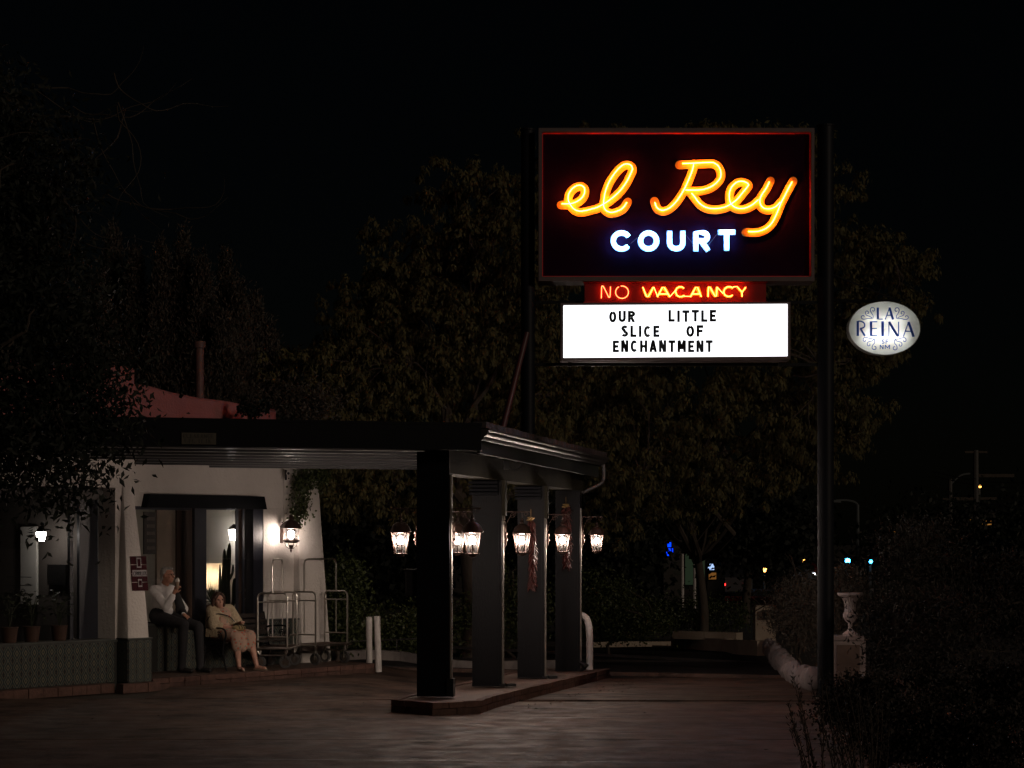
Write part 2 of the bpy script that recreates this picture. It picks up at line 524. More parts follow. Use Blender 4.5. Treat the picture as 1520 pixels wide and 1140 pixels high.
def brick_course(parent, a, b, zf, z0, z1, depth, L, m, inward, name='brick', jit=.006):
    """a row of bricks from a to b, their outer face on the line, each its own object"""
    a, b = Vector((a[0], a[1], 0)), Vector((b[0], b[1], 0))
    d = b - a; n = max(1, round(d.length / L)); t = d.normalized(); inn = Vector(inward).normalized()
    for k in range(n):
        p0 = a + d * (k / n) + t * .005; p1 = a + d * ((k + 1) / n) - t * .005
        j = random.uniform(-jit, jit); zj = random.uniform(-.003, .003)
        q = [p0 + inn * j, p1 + inn * (j + random.uniform(-.003, .003)), p1 + inn * (depth + j), p0 + inn * (depth + j)]
        mb = MB()
        mb.hexa([(v.x, v.y, zf(v.x, v.y) + z0) for v in q] + [(v.x, v.y, zf(v.x, v.y) + z1 + zj) for v in q])
        mb.build(name, m, parent)
island_edges = [((-1.455, 23.45), (-.93, 22.95), (.7, .7, 0)), ((-.93, 22.95), (-.37, 23.30), (-.4, .9, 0)), ((-.37, 23.30), (1.66, 32.9), (-1, .2, 0)), ((.30, 33.3), (-1.455, 23.45), (1, -.2, 0))]
BRICKD = mat('dark_worn_brick', (.095, .050, .038), .85, var=.5, scale=9, bump=.5, bscale=45)
for ei, (a, b, inn) in enumerate(island_edges):
    brick_course(isl, a, b, island_z, -.165, -.078, .09, .34, BRICKD if ei < 2 else BRICK, inn)
    brick_course(isl, a, b, island_z, -.070, .0, .10, .22 if ei != 3 else .34, BRICK, inn)

# ---------------------------------------------------------------- canopy
EX = Vector((5.395, 1.52, 0)).normalized()           # along the front edge, left to right
FR = Vector((-.365, 23.5, 0)); FL = FR - EX * 7.9
BRk = Vector((1.53, 32.5, 0))
SD = (BRk - FR).normalized()                          # along the right edge
SN = Vector((SD.y, -SD.x, 0))                         # out of the right edge
BL = BRk - EX * 5.2
can = thing('porte_cochere', 'flat black roofed carport canopy reaching from the white building to the posts', 'canopy', FR)
roofz = lambda x, y: 3.44 + .0045 * max(0, y - 23.5)
MB().prism([(FL.x, FL.y), (FR.x - SN.x * .05, FR.y), (BRk.x - SN.x * .05, BRk.y), (BL.x, BL.y), (-8.6, 28.5)], 3.30, lambda x, y: roofz(x, y) - .03).build('roof', BLACKP, can)
def wall_seg(a, b, z0, z1, th, inn):
    a, b = Vector(a), Vector(b); t = Vector(inn).normalized() * th
    q = [a, b, b + t, a + t]
    return MB().hexa([(v.x, v.y, z0) for v in q] + [(v.x, v.y, z1) for v in q])
wall_seg(FL, FR - SN * .002, 3.145, 3.44, .06, (-.27, .96, 0)).build('front_fascia', BLACKP, can)
wall_seg(FL - EX * .05, FR + EX * .02, 3.442, 3.475, .10, (-.27, .96, 0)).build('drip_edge', BLACKP, can)
# ceiling boards and joists
cz = 3.215
f0 = FR - SN * .30
n_row = 18
for k in range(n_row):
    t0, t1 = k / n_row, (k + 1) / n_row
    a = f0 + SD * (8.9 * t0 + .07); b = f0 + SD * (8.9 * t1 + .06)
    # length to the left until the building's wall line
    def left_end(p):
        # intersection with porch wall line n = .05
        q = p - A0; den = -(EX.dot(BN))
        s = (q.dot(BN) - .04) / EX.dot(BN)
        return min(max(s, .5), 8.2)
    la, lb = left_end(a), left_end(b)
    q = [a - EX * la, a, b, b - EX * lb]
    MB().hexa([(v.x, v.y, cz) for v in q] + [(v.x, v.y, cz + .022) for v in q]).build('ceiling_board', DECK, can)
    if k % 2 == 0:
        a2 = a + SD * .06
        q = [a - EX * la, a, a2, a2 - EX * la]
        MB().hexa([(v.x, v.y, cz - .034) for v in q] + [(v.x, v.y, cz - .003) for v in q]).build('joist', JOIST, can)
# side beam resting on the posts, upper fascia board, gutter, shingles along the edge
pl = Vector((-.766, 23.9, 0)); pd = Vector((.2367, 1, 0)).normalized()
pn = Vector((pd.y, -pd.x, 0))
a = pl + pd * -.02 + pn * -.001; b = pl + pd * 8.35
wall_seg(a, b, 2.885, 3.17, .30, -pn).build('side_beam', BEAMP, can)
a = FR - SN * .05 + SD * .12; b = BRk - SN * .05 - SD * .25
wall_seg(a, b, 3.115, 3.295, .035, -SN).build('side_fascia', mat('side_fascia_paint', (.024, .028, .025), .7, var=.3, scale=2), can)
# gutter: ogee profile swept along the edge
def sweep(profile, a, b, zf, out):
    vs = []; n = len(profile)
    for p in (a, b):
        for (o, z) in profile:
            q = p + out * o
            vs.append((q.x, q.y, zf(q.x, q.y) + z))
    return MB().add(vs, [(i, (i + 1) % n, (i + 1) % n + n, i + n) for i in range(n)] + [tuple(range(n - 1, -1, -1)), tuple(range(n, 2 * n))])
prof = [(-.04, -.17), (.0, -.17), (.018, -.150), (.022, -.128), (.05, -.112), (.062, -.098), (.062, -.070), (.085, -.055), (.09, -.045), (.09, -.034), (-.04, -.034)]
ga, gb = FR + SD * .02, BRk
sweep(prof, ga, gb, roofz, SN).build('gutter', METAL, can, True)
SHG = mat('worn_edge_shingle', (.065, .055, .055), .8, var=.5, scale=6, bump=.4, bscale=30)
SHG2 = mat('rusty_edge_shingle', (.08, .040, .030), .8, var=.5, scale=6, bump=.4, bscale=30)
nsh = 46
for k in range(nsh):
    a = FR + SD * (9.15 * k / nsh + .004) + SN * .055; b = FR + SD * (9.15 * (k + 1) / nsh - .006) + SN * .055
    t = -SN * .16; j = random.uniform(-.006, .006)
    q = [a, b, b + t, a + t]
    MB().hexa([(v.x, v.y, roofz(v.x, v.y) - .030 + j) for v in q] + [(v.x, v.y, roofz(v.x, v.y) + .046 + j) for v in q]).build('shingle', SHG2 if 22 < k < 32 and k % 2 else SHG, can)
# downspout
dp = [BRk + SN * .02 - SD * .18 + Vector((0, 0, 3.33)), BRk + SN * .02 - SD * .18 + Vector((0, 0, 3.10)), BRk - SN * .03 - SD * .25 + Vector((0, 0, 3.0)), BRk - SN * .28 - SD * .40 + Vector((0, 0, 2.86)), BRk - SN * .335 - SD * .45 + Vector((0, 0, 2.75)), BRk - SN * .335 - SD * .45 + Vector((0, 0, .0))]
MB().tube(catmull(dp, 4), .032, 8).build('downspout', METAL, can, True)
# a cable and junction box under the fascia
p = FR + SD * 2.35 - SN * .20
MB().box((p.x, p.y, 3.06), (.07, .05, .11), .2).build('junction_box', IRON, can)
MB().tube([(p.x + .05 + .10 * math.cos(t) + .06, p.y, 3.09 - .09 * math.sin(t)) for t in [i * .35 for i in range(10)]], .008, 5).build('cable', IRON, can)
# clearance plate on the front fascia
def textmesh(body, h, w=None, extrude=.004, offset=0.0, spacing=1.0):
    cu = bpy.data.curves.new('t', 'FONT'); cu.body = body; cu.size = 1.0; cu.extrude = .01; cu.offset = offset
    cu.space_character = spacing; cu.resolution_u = 4
    ob = bpy.data.objects.new('t', cu); COL.objects.link(ob)
    dg = bpy.context.evaluated_depsgraph_get()
    me = bpy.data.meshes.new_from_object(ob.evaluated_get(dg))
    bpy.data.objects.remove(ob); bpy.data.curves.remove(cu)
    n = len(me.vertices); co = np.empty(n * 3); me.vertices.foreach_get('co', co); co = co.reshape(-1, 3)
    lo = co.min(0); hi = co.max(0)
    sy = h / (hi[1] - lo[1]); sx = sy if w is None else w / (hi[0] - lo[0])
    out = np.empty_like(co)
    out[:, 0] = (co[:, 0] - lo[0]) * sx; out[:, 2] = (co[:, 1] - lo[1]) * sy
    out[:, 1] = -(co[:, 2] - co[:, 2].min()) / max(1e-6, (co[:, 2].max() - co[:, 2].min())) * extrude
    me.vertices.foreach_set('co', out.ravel()); me.update()
    return me, out[:, 0].max()
def put_text(name, body, pos, h, w, m, parent, extrude=.004, offset=0.0, rz=0.0, spacing=1.0):
    """lower left corner at pos (world), facing -Y before the turn"""
    me, ww = textmesh(body, h, w, extrude, offset, spacing)
    me.materials.clear(); me.materials.append(m)
    o = link(name, me, parent)
    o.location = Vector(pos) - (world_loc(parent) if parent else Vector((0, 0, 0)))
    o.rotation_euler = (0, 0, rz)
    return o
fa = math.atan2(EX.y, EX.x)
def on_fascia(px, off=.0):
    k = (px - 760) / 2900; s = (FR.x - k * FR.y) / (EX.x - k * EX.y)
    return FR - EX * s + Vector((EX.y, -EX.x, 0)) * off
c = on_fascia(295, .012)
plate = thing('clearance_plate', 'small dim brass plate reading CLEARANCE 9 FT. 11 IN. on the black fascia', 'sign', (c.x, c.y, 3.2))
dcl = c.y
zt = CAMZ + (806 - 642.5) * dcl / 2900; zb = CAMZ + (806 - 659.5) * dcl / 2900
wpl = 51 * dcl / 2900
PLM = mat('tarnished_brass_plate', (.050, .040, .024), .6, var=.3, scale=12)
PLI = mat('plate_lettering', (.018, .014, .010), .6)
MB().box((c.x, c.y, (zt + zb) / 2), (wpl, .015, zt - zb), fa).build('plate', PLM, plate)
for text, z_, span in (('CLEARANCE', zt - .062, .90), ('9 FT. 11 IN.', zb + .012, .84)):
    st_ = span / len(text)
    for ci, ch in enumerate(text):
        if ch == ' ': continue
        q = c - EX * (wpl * (span / 2 - st_ * ci)) + Vector((EX.y, -EX.x, 0)) * .009
        thin = ch in '1I.'
        put_text('letter', ch, (q.x, q.y, z_), .048 if ch != '.' else .010, wpl * st_ * (.30 if thin else .74), PLI, plate, rz=fa)

# ---------------------------------------------------------------- posts with corbels
prz = -math.radians(6.0)
for i in range(4):
    pp = post_pos(i)
    zb = island_z(pp.x, pp.y)
    lab = ['nearest and blackest of the square canopy posts, a box on its side', 'second square canopy post, plain dark face between two lanterns',
           'square canopy post with the long red chile string hanging on it', 'farthest square canopy post beside the bent white pipe'][i]
    po = thing('canopy_post', lab, 'post', (pp.x, pp.y, zb), 'posts carrying the canopy')
    R = Matrix.Rotation(prz, 3, 'Z')
    ctop = 2.885 if i else 3.15
    def lb(mbx, x0, x1, y0, y1, z0, z1):
        pts = [(x0, y0, z0), (x1, y0, z0), (x1, y1, z0), (x0, y1, z0), (x0, y0, z1), (x1, y0, z1), (x1, y1, z1), (x0, y1, z1)]
        return mbx.hexa([R @ Vector(p) + Vector((pp.x, pp.y, 0)) for p in pts])
    depth = .26
    if i == 0:
        lb(MB(), -PW / 2, PW / 2, 0, depth, zb, 3.15).build('shaft', BLACKP, po)
    else:
        lb(MB(), -PW / 2, PW / 2, 0, depth, zb, ctop).build('shaft', POSTP, po)
        mb = MB()
        lb(mb, -PW / 2 + .035, PW / 2 - .035, -.012, -.002, zb + .05, 2.62)
        mb.build('face_board', POSTP, po)
        if i < 3:
            for kk in range(4):
                w = .03 + .012 * kk
                lb(MB(), -PW / 2 - .02 - w * .3, PW / 2 - .04, -.07 - w * .5, -.014, 2.68 + kk * .050, 2.68 + kk * .050 + .036).build('corbel_slat', BLACKP, po)
            mb = MB()
            lb(mb, PW / 2 + .001, PW / 2 + .05, 0.01, depth, 2.40, 2.884)
            mb.build('corbel', BEAMP, po)
    # side trim carrying the lantern bracket
    lb(MB(), PW / 2 + .002, PW / 2 + .022, .05, .16, zb + .01, 2.60 if i else 2.86).build('side_trim', mat('pale_side_trim', (.20, .175, .15), .5, var=.3, scale=5), po)
    lb(MB(), PW / 2 - .03, PW / 2 + .05, -.02, .18, zb, zb + .03 if i else zb + .22).build('foot_plate', IRON, po)

# lanterns
def make_lantern(scale=1.0):
    t = thing('hanging_lantern', 'x', 'lantern', (0, 0, 0), 'lanterns hanging from the canopy posts')
    seg = 6
    MB().lathe([(.020, -.330), (.045, -.318), (.050, -.300), (.090, -.292), (.092, -.280), (.076, -.276)], seg=12).build('base', BRONZE, t, True)
    cor = []
    for k in range(seg):
        a = 2 * math.pi * (k + .5) / seg
        cor.append((Vector((.078 * math.cos(a), .078 * math.sin(a), -.276)), Vector((.122 * math.cos(a), .122 * math.sin(a), -.026))))
    mb = MB()
    for b_, t_ in cor:
        mb.tube([b_, t_], .0075, 5)
    mb.lathe([(.120, -.030), (.128, -.028), (.128, -.020), (.118, -.018)], seg=6, rot=.5)
    mb.build('frame', BRONZE, t)
    for k in range(seg):
        b0, t0 = cor[k]; b1, t1 = cor[(k + 1) % seg]
        s = .98
        MB().add([b0 * s + Vector((0, 0, -.005)), b1 * s + Vector((0, 0, -.005)), t1 * s, t0 * s], [(0, 1, 2, 3)]).build('pane', FROST, t)
    MB().lathe([(.134, -.020), (.138, -.008), (.128, .004), (.120, .026), (.108, .050), (.088, .078), (.056, .100), (.028, .110), (.026, .124), (.040, .132), (.030, .142), (.012, .148)], seg=12).build('roof', BRONZE, t, True)
    MB().ball((0, 0, .166), .022).build('finial', BRONZE, t, True)
    MB().tube([(0, 0, .182), (0, 0, .268)], .005, 5).build('hook', BRONZE, t)
    MB().lathe([(.016, -.275), (.030, -.26), (.030, -.20), (.026, -.16)], seg=8).build('socket', BRONZE, t, True)
    MB().lathe([(.012, -.17), (.030, -.155), (.036, -.12), (.030, -.085), (.012, -.068)], seg=10).build('bulb', BULB, t, True)
    return t
def make_bracket():
    t = thing('lantern_bracket', 'x', 'bracket', (0, 0, 0), 'scrolled brackets on the canopy posts')
    MB().box((.008, 0, -.15), (.012, .045, .50)).build('back_plate', BRONZE, t)
    MB().tube([(.0, 0, .10), (.35, 0, .10)], .0085, 6).build('arm', BRONZE, t)
    cur = catmull([(.014, 0, -.20), (.03, 0, -.08), (.075, 0, .02), (.14, 0, .075), (.19, 0, .09)], 4)
    MB().tube(cur, .006, 5).build('scroll', BRONZE, t)
    sp = [(.12 + .045 * (1 - i / 26) * math.cos(i * .42), 0, .045 + .045 * (1 - i / 26) * math.sin(i * .42)) for i in range(20)]
    MB().tube(sp, .005, 5).build('scroll', BRONZE, t)
    sp = [(.30 + .030 * (1 - i / 30) * math.cos(i * .42), 0, .065 + .03 * (1 - i / 30) * math.sin(i * .42)) for i in range(18)]
    MB().tube(sp, .004, 5).build('scroll', BRONZE, t)
    mb = MB()
    mb.ball((.03, 0, -.20), .022, 8, 5); mb.ball((.030, 0, -.28), .024, 8, 5); mb.tube([(.03, 0, -.18), (.03, 0, -.36)], [.008, .004], 6)
    mb.build('knob', BRONZE, t, True)
    return t
LZ = 2.19
lant0 = make_lantern(); brk0 = make_bracket()
spots = [(0, 1, 'hanging lantern on the inner side of the nearest post, just beside its black face'),
         (0, -1, 'leftmost post lantern, alone in the dark gap before the nearest post'),
         (1, 1, 'lantern beside the second post, overlapping the red chile string'),
         (1, -1, 'half hidden lantern behind the one on the nearest post'),
         (2, 1, 'lantern hanging in front of the farthest post, chile string behind it'),
         (3, 1, 'rightmost post lantern, out in the dark past the farthest post')]
for q, (i, sd, lab) in enumerate(spots):
    pp = post_pos(i)
    R = Matrix.Rotation(prz, 3, 'Z')
    e = pp + R @ Vector((sd * (PW / 2 + (.024 if sd > 0 else .002)), .11, 0))
    arm = .245 if sd > 0 else .215
    lc = e + Vector((sd * arm, -.01, 0))
    place(brk0, q == 0, (e.x, e.y, LZ + .165), 0 if sd > 0 else math.pi, ['scrolled bracket on the right side of the nearest black post', 'scrolled bracket on the left side of the nearest black post', 'scrolled bracket on the right side of the second post',
           'scrolled bracket on the left side of the second post', 'scrolled bracket on the right side of the post with the long chile string', 'scrolled bracket on the right side of the farthest post'][q])
    place(lant0, q == 0, (lc.x, lc.y, LZ - .008), random.uniform(0, .5), lab)
# ---------------------------------------------------------------- the big roadside sign
DS = 26.45
SC = DS / 2900.0
def sx(px): return (px - 760) * SC
def sz(py): return CAMZ - (py - 806) * SC
def sp(px, py): return (sx(px), sz(py))
def sbox(mb, x0, x1, y0, y1, d0, d1):
    """box spanning photo columns and rows on the sign's face plane, d0..d1 metres behind that plane"""
    X0, X1, Z0, Z1 = sx(x0), sx(x1), sz(y1), sz(y0)
    return mb.hexa([(X0, DS + d0, Z0), (X1, DS + d0, Z0), (X1, DS + d1, Z0), (X0, DS + d1, Z0), (X0, DS + d0, Z1), (X1, DS + d0, Z1), (X1, DS + d1, Z1), (X0, DS + d1, Z1)])
SIGN_D = .40
sg = thing('motel_sign', 'big dark neon cabinet reading el Rey COURT in orange script and blue white capitals', 'sign', (sx(1004), DS + .2, sz(416)))
sbox(MB(), 806, 1202.5, 198, 409.5, .05, SIGN_D - .05).build('face_panel', PANEL, sg)
for nm, a in (('top', (799.5, 1208.5, 190.5, 196.5)), ('bottom', (799.5, 1208.5, 411, 417.5)), ('l', (799.5, 804.7, 196.7, 410.8)), ('r', (1203.7, 1208.5, 196.7, 410.8))):
    sbox(MB(), *a, -.03, SIGN_D + .03).build('cabinet_frame', CABINET, sg)
for a in ((804.9, 1203.5, 196.9, 197.9), (804.9, 1203.5, 409.6, 410.6), (804.9, 805.9, 198, 409.5), (1202.6, 1203.5, 198, 409.5)):
    sbox(MB(), *a, .005, SIGN_D - .005).build('retainer', RETAIN, sg)
def c1(pts): return [sp(820 + x / 8, 220 + y / 8) for x, y in pts]
def c2(pts): return [sp(960 + x / 6.333, 220 + y / 6.333) for x, y in pts]
def c3(pts): return [sp(880 + x / 6.333, 330 + y / 6.333) for x, y in pts]
el = [(110, 662), (200, 662), (270, 645), (340, 600), (378, 540), (380, 480), (350, 448), (310, 442), (250, 470), (200, 530), (185, 600), (205, 660), (250, 720), (310, 748), (380, 745), (450, 728), (530, 705), (615, 660), (700, 600), (800, 510), (880, 400), (930, 300), (948, 250), (935, 210), (895, 190), (840, 200), (770, 260), (690, 370), (640, 480), (615, 580), (607, 680), (630, 735), (680, 762), (740, 758), (810, 730), (850, 695), (882, 645)]
Rst = [(440, 150), (430, 200), (400, 280), (360, 370), (320, 440), (270, 510), (210, 565), (150, 585), (105, 570), (85, 540), (75, 510)]
Rbo = [(335, 146), (450, 142), (600, 136), (640, 145), (675, 175), (695, 225), (690, 280), (650, 330), (600, 365), (540, 387), (480, 395), (362, 395)]
Rle = [(420, 425), (450, 460), (490, 515), (540, 550), (600, 568), (670, 568), (740, 552), (800, 520), (850, 480), (900, 420), (940, 370), (955, 345), (935, 325), (890, 312), (840, 325), (795, 370), (775, 430), (780, 500), (810, 545), (860, 567), (920, 565), (980, 540), (1020, 510), (1048, 485)]
ya = [(1152, 318), (1120, 380), (1080, 440), (1062, 490), (1070, 535), (1100, 565), (1145, 573), (1195, 560), (1230, 535), (1252, 508)]
yb = [(1365, 318), (1330, 380), (1295, 450), (1262, 512), (1235, 580), (1205, 650), (1170, 710), (1120, 755), (1060, 780), (1000, 787), (955, 785)]
def ext(pts, a, b):
    """lengthen a path at its two ends"""
    p = [Vector(q) for q in pts]
    if a: p = [p[0] + (p[0] - p[1]).normalized() * a] + p
    if b: p = p + [p[-1] + (p[-1] - p[-2]).normalized() * b]
    return [tuple(q) for q in p]
def offs(pts, dx, dz): return [(x + dx, z + dz) for x, z in pts]
paths = [(c1(el), 'el', .0, .022, .03), (c2(Rst), 'R', .02, .03, 0), (c2(Rbo), 'R', .045, 0.0, 0), (c2(Rle), 'ey', .02, .0, 0), (c2(ya), 'y', .03, 0, 0), (c2(yb), 'y', .03, .035, 0)]
for side in (0, 1):
    yf = DS if side == 0 else DS + SIGN_D
    dirn = -1 if side == 0 else 1
    for qi, (pth, nm, e0, e1, _) in enumerate(paths):
        sm = [(v.x, v.y) for v in catmull([Vector((p[0], p[1], 0)) for p in pth], 5)]
        if side:                                  # mirrored lettering on the far face
            sm = [(2 * sx(1004) - x, z) for x, z in sm]
        dx = .006 if not side else -.006
        band = offs(ext(sm, e0 or .014, e1 or .014), dx, -.007)
        base_y = yf - dirn * (.047 - .0005 * qi)   # successive bands sit a few millimetres proud of each other
        MB().ribbon(band, .114, base_y + dirn * (.012 + .0024 * qi), base_y, tilt=dirn * .012).build('script_band', YELLOWP, sg)
        if side == 0:
            MB().tube([(x, yf - .018, z) for x, z in sm], .0052, 6).build('neon_tube', NEON_O, sg, True)
        else:
            MB().tube([(x, yf + .018, z) for x, z in sm], .0052, 5).build('neon_tube', NEON_O, sg, True)
EC = [(271 + 78 * math.cos(math.radians(a)), 172 - 76 * math.sin(math.radians(a))) for a in range(32, 329, 12)]
EO = [(525 + 76 * math.cos(math.radians(a)), 172 - 75 * math.sin(math.radians(a))) for a in range(90, 451, 15)]
EU = [(723, 88), (723, 195)] + [(786 - 63 * math.cos(math.radians(a)), 190 + 56 * math.sin(math.radians(a))) for a in range(15, 166, 15)] + [(848, 195), (848, 88)]
ER = [(970, 256), (970, 94), (1035, 94)] + [(1040 + 40 * math.sin(math.radians(a)), 133 - 39 * math.cos(math.radians(a))) for a in range(20, 161, 20)] + [(1035, 172), (975, 172)]
ER2 = [(1022, 172), (1080, 256)]
ET = [(1192, 89), (1330, 89)]; ET2 = [(1260, 95), (1260, 252)]
def flat_letter(mb, pts, w, y0, y1):
    """band with square ends"""
    n = len(pts); v = [Vector(p) for p in pts]; vs = []
    for i in range(n):
        t = (v[min(i + 1, n - 1)] - v[max(i - 1, 0)]).normalized(); nn = Vector((-t.y, t.x))
        if 0 < i < n - 1:
            ta = (v[i] - v[i - 1]).normalized(); nn2 = Vector((-ta.y, ta.x)); nn = nn / max(.5, nn.dot(nn2))
        for q in (v[i] + nn * w / 2, v[i] - nn * w / 2):
            vs.append((q.x, y0, q.y)); vs.append((q.x, y1, q.y))
    fs = []
    for i in range(n - 1):
        a = 4 * i; b = a + 4
        fs += [(a, a + 2, b + 2, b), (a + 1, b + 1, b + 3, a + 3), (a, b, b + 1, a + 1), (a + 2, a + 3, b + 3, b + 2)]
    fs += [(0, 1, 3, 2), (4 * n - 4, 4 * n - 2, 4 * n - 1, 4 * n - 3)]
    return mb.add(vs, fs)
wl = 50 / 6.333 * SC
for li, (k, ps) in enumerate((('C', [EC]), ('O', [EO]), ('U', [EU]), ('R', [ER, ER2]), ('T', [ET, ET2]))):
    mb = MB(); tb = MB(); bk = MB(); tk = MB()
    for j, p in enumerate(ps):
        pp_ = p
        if k in 'URT':
            q = [Vector(a) for a in p]
            q[0] = q[0] + (q[0] - q[1]).normalized() * 14; q[-1] = q[-1] + (q[-1] - q[-2]).normalized() * 14
            pp_ = [tuple(a) for a in q]
        flat_letter(mb, c3(pp_), wl, DS + .028 - .004 * j, DS + .048)
        off = 10 / 6.333 * SC
        src = [Vector(a) for a in c3(p)]
        for sgn in (-1, 1):
            line = []
            for i in range(len(src)):
                t = (src[min(i + 1, len(src) - 1)] - src[max(i - 1, 0)]).normalized()
                line.append(src[i] + Vector((-t.y, t.x)) * off * sgn)
            tb.tube([(a.x, DS - .0 - .003 * j, a.y) for a in line], .0062, 5)
        tk.tube([(2 * sx(1004) - a.x, DS + SIGN_D + .004, a.y) for a in src], .008, 5)
    o = mb.build('capital_letter', WHITEL, sg)
    tb.build('neon_tube', NEON_B, o, True)
    tk.build('back_neon_tube', NEON_B, sg, True)
# wires between the capitals
mb = MB()
for a, b in (((350, 205), (440, 130)), ((850, 90), (965, 235)), ((1070, 235), (1180, 95))):
    p, q = c3([a])[0], c3([b])[0]
    mb.tube([(p[0], DS - .012, p[1]), (q[0], DS - .012, q[1])], .0022, 4)
mb.build('wire', mat('dull_wire', (.12, .12, .13), .7), sg)

# NO VACANCY box
nv = thing('vacancy_sign', 'narrow red neon box reading NO VACANCY under the big cabinet', 'sign', (sx(1003), DS + .2, sz(449)))
sbox(MB(), 868, 1138, 418.2, 449, .06, .34).build('box', REDBOX, nv)
for (x0, x1, y0, y1) in ((866.5, 1139.5, 417.8, 419.2), (866.5, 1139.5, 447.6, 449)):
    sbox(MB(), x0, x1, y0, y1, .02, .058).build('trim', RETAIN, nv)
def no_tube(name, pts, yy, r, m, par, cm=True, k=4):
    q = c3(pts); mb = MB()
    if cm: q = [(v.x, v.y) for v in catmull([Vector((a[0], a[1], 0)) for a in q], k)]
    return mb.tube([(x, yy, z) for x, z in q], r, 5).build(name, m, par, True)
NN = [(80, 712), (82, 640), (84, 604), (92, 597), (102, 606), (125, 650), (148, 698), (156, 703), (162, 692), (165, 640), (166, 603)]
NO_ = [(275 + 60 * math.cos(math.radians(a)), 655 + 58 * math.sin(math.radians(a))) for a in range(-100, 256, 20)]
NEON_N = emit('dim_red_neon', (1.0, .11, .03), 11.0)
no_tube('neon_tube', NN, DS + .02, .0050, NEON_N, nv); no_tube('neon_tube', NO_, DS + .02, .0050, NEON_N, nv)
vac = [([(470, 607), (505, 697), (522, 697), (570, 607)], []), ([(607, 700), (655, 610), (672, 610), (725, 700)], [(625, 672), (706, 672)]),
       ([(858, 618), (838, 606), (815, 604), (790, 618), (778, 650), (790, 684), (815, 698), (842, 696), (860, 684)], []), ([(918, 700), (968, 610), (986, 610), (1020, 698)], [(936, 672), (1005, 672)]),
       ([(1084, 698), (1088, 606), (1102, 608), (1150, 694), (1162, 692), (1168, 606)], []), ([(1318, 618), (1296, 605), (1270, 604), (1243, 620), (1230, 652), (1242, 682), (1268, 696), (1296, 694), (1316, 682)], []),
       ([(1362, 608), (1404, 656), (1440, 608)], [(1404, 656), (1404, 696)])]
for a, b in vac:
    mb = MB(); flat_letter(mb, c3(a), 23 / 6.333 * SC, DS + .040, DS + .058)
    if b: flat_letter(mb, c3(b), 20 / 6.333 * SC, DS + .037, DS + .058)
    L = mb.build('letter', YELLOWV, nv)
    no_tube('neon_tube', a, DS + .014, .0046, NEON_R, L, False)
    if b: no_tube('neon_tube', b, DS + .014, .0046, NEON_R, L, False)
for a in ([(575, 608), (607, 690)], [(725, 698), (790, 625)], [(860, 694), (918, 694)], [(1168, 606), (1192, 630), (1225, 668)], [(1318, 606), (1362, 602)]):
    no_tube('neon_link', a, DS + .020, .0036, NEON_R, nv, False)
for px in (880, 1126):
    sbox(MB(), px - 2, px + 2, 449.1, 449.9, .1, .3).build('bracket', CABINET, nv)

# marquee
mq = thing('marquee_sign', 'white backlit letter board reading OUR LITTLE SLICE OF ENCHANTMENT', 'sign', (sx(1003), DS + .2, sz(536)))
cn = [sp(836.6, 453.6), sp(1168.6, 451.4), sp(1168.6, 528.6), sp(836.6, 531)]
def qplate(c4, y0, y1):
    (a, b, c, d) = c4
    return MB().hexa([(d[0], y0, d[1]), (c[0], y0, c[1]), (c[0], y1, c[1]), (d[0], y1, d[1]), (a[0], y0, a[1]), (b[0], y0, b[1]), (b[0], y1, b[1]), (a[0], y1, a[1])])
qplate(cn, DS - .0, DS + SIGN_D - .05).build('light_face', MARQ, mq)
o4 = [sp(832.2, 450.2), sp(1173, 448.6), sp(1173, 533.8), sp(832.2, 535.6)]
def frame_piece(a, b, c, d): qplate([a, b, c, d], DS - .03, DS + SIGN_D - .02).build('frame', CABINET, mq)
g = .004
frame_piece(o4[0], o4[1], (cn[1][0] + g, cn[1][1] + g), (cn[0][0] - g, cn[0][1] + g))
frame_piece((cn[3][0] - g, cn[3][1] - g), (cn[2][0] + g, cn[2][1] - g), o4[2], o4[3])
frame_piece(o4[0], (cn[0][0] - g, cn[0][1] + g), (cn[3][0] - g, cn[3][1] - g), o4[3])
frame_piece((cn[1][0] + g, cn[1][1] + g), o4[1], o4[2], (cn[2][0] + g, cn[2][1] - g))
TRK = glass_mat('clear_letter_track', tint=(.42, .43, .45), gloss=.1)
for y in (460, 480.5, 482.5, 502.5, 504.5, 524.5):
    sbox(MB(), 838, 1167, y - .25, y + .25, -.006, -.003).build('letter_track', TRK, mq)
def ell(cx, cy, rx_, ry_, a0, a1, n=12):
    return [(cx + rx_ * math.cos(math.radians(a0 + (a1 - a0) * k / n)), cy + ry_ * math.sin(math.radians(a0 + (a1 - a0) * k / n))) for k in range(n + 1)]
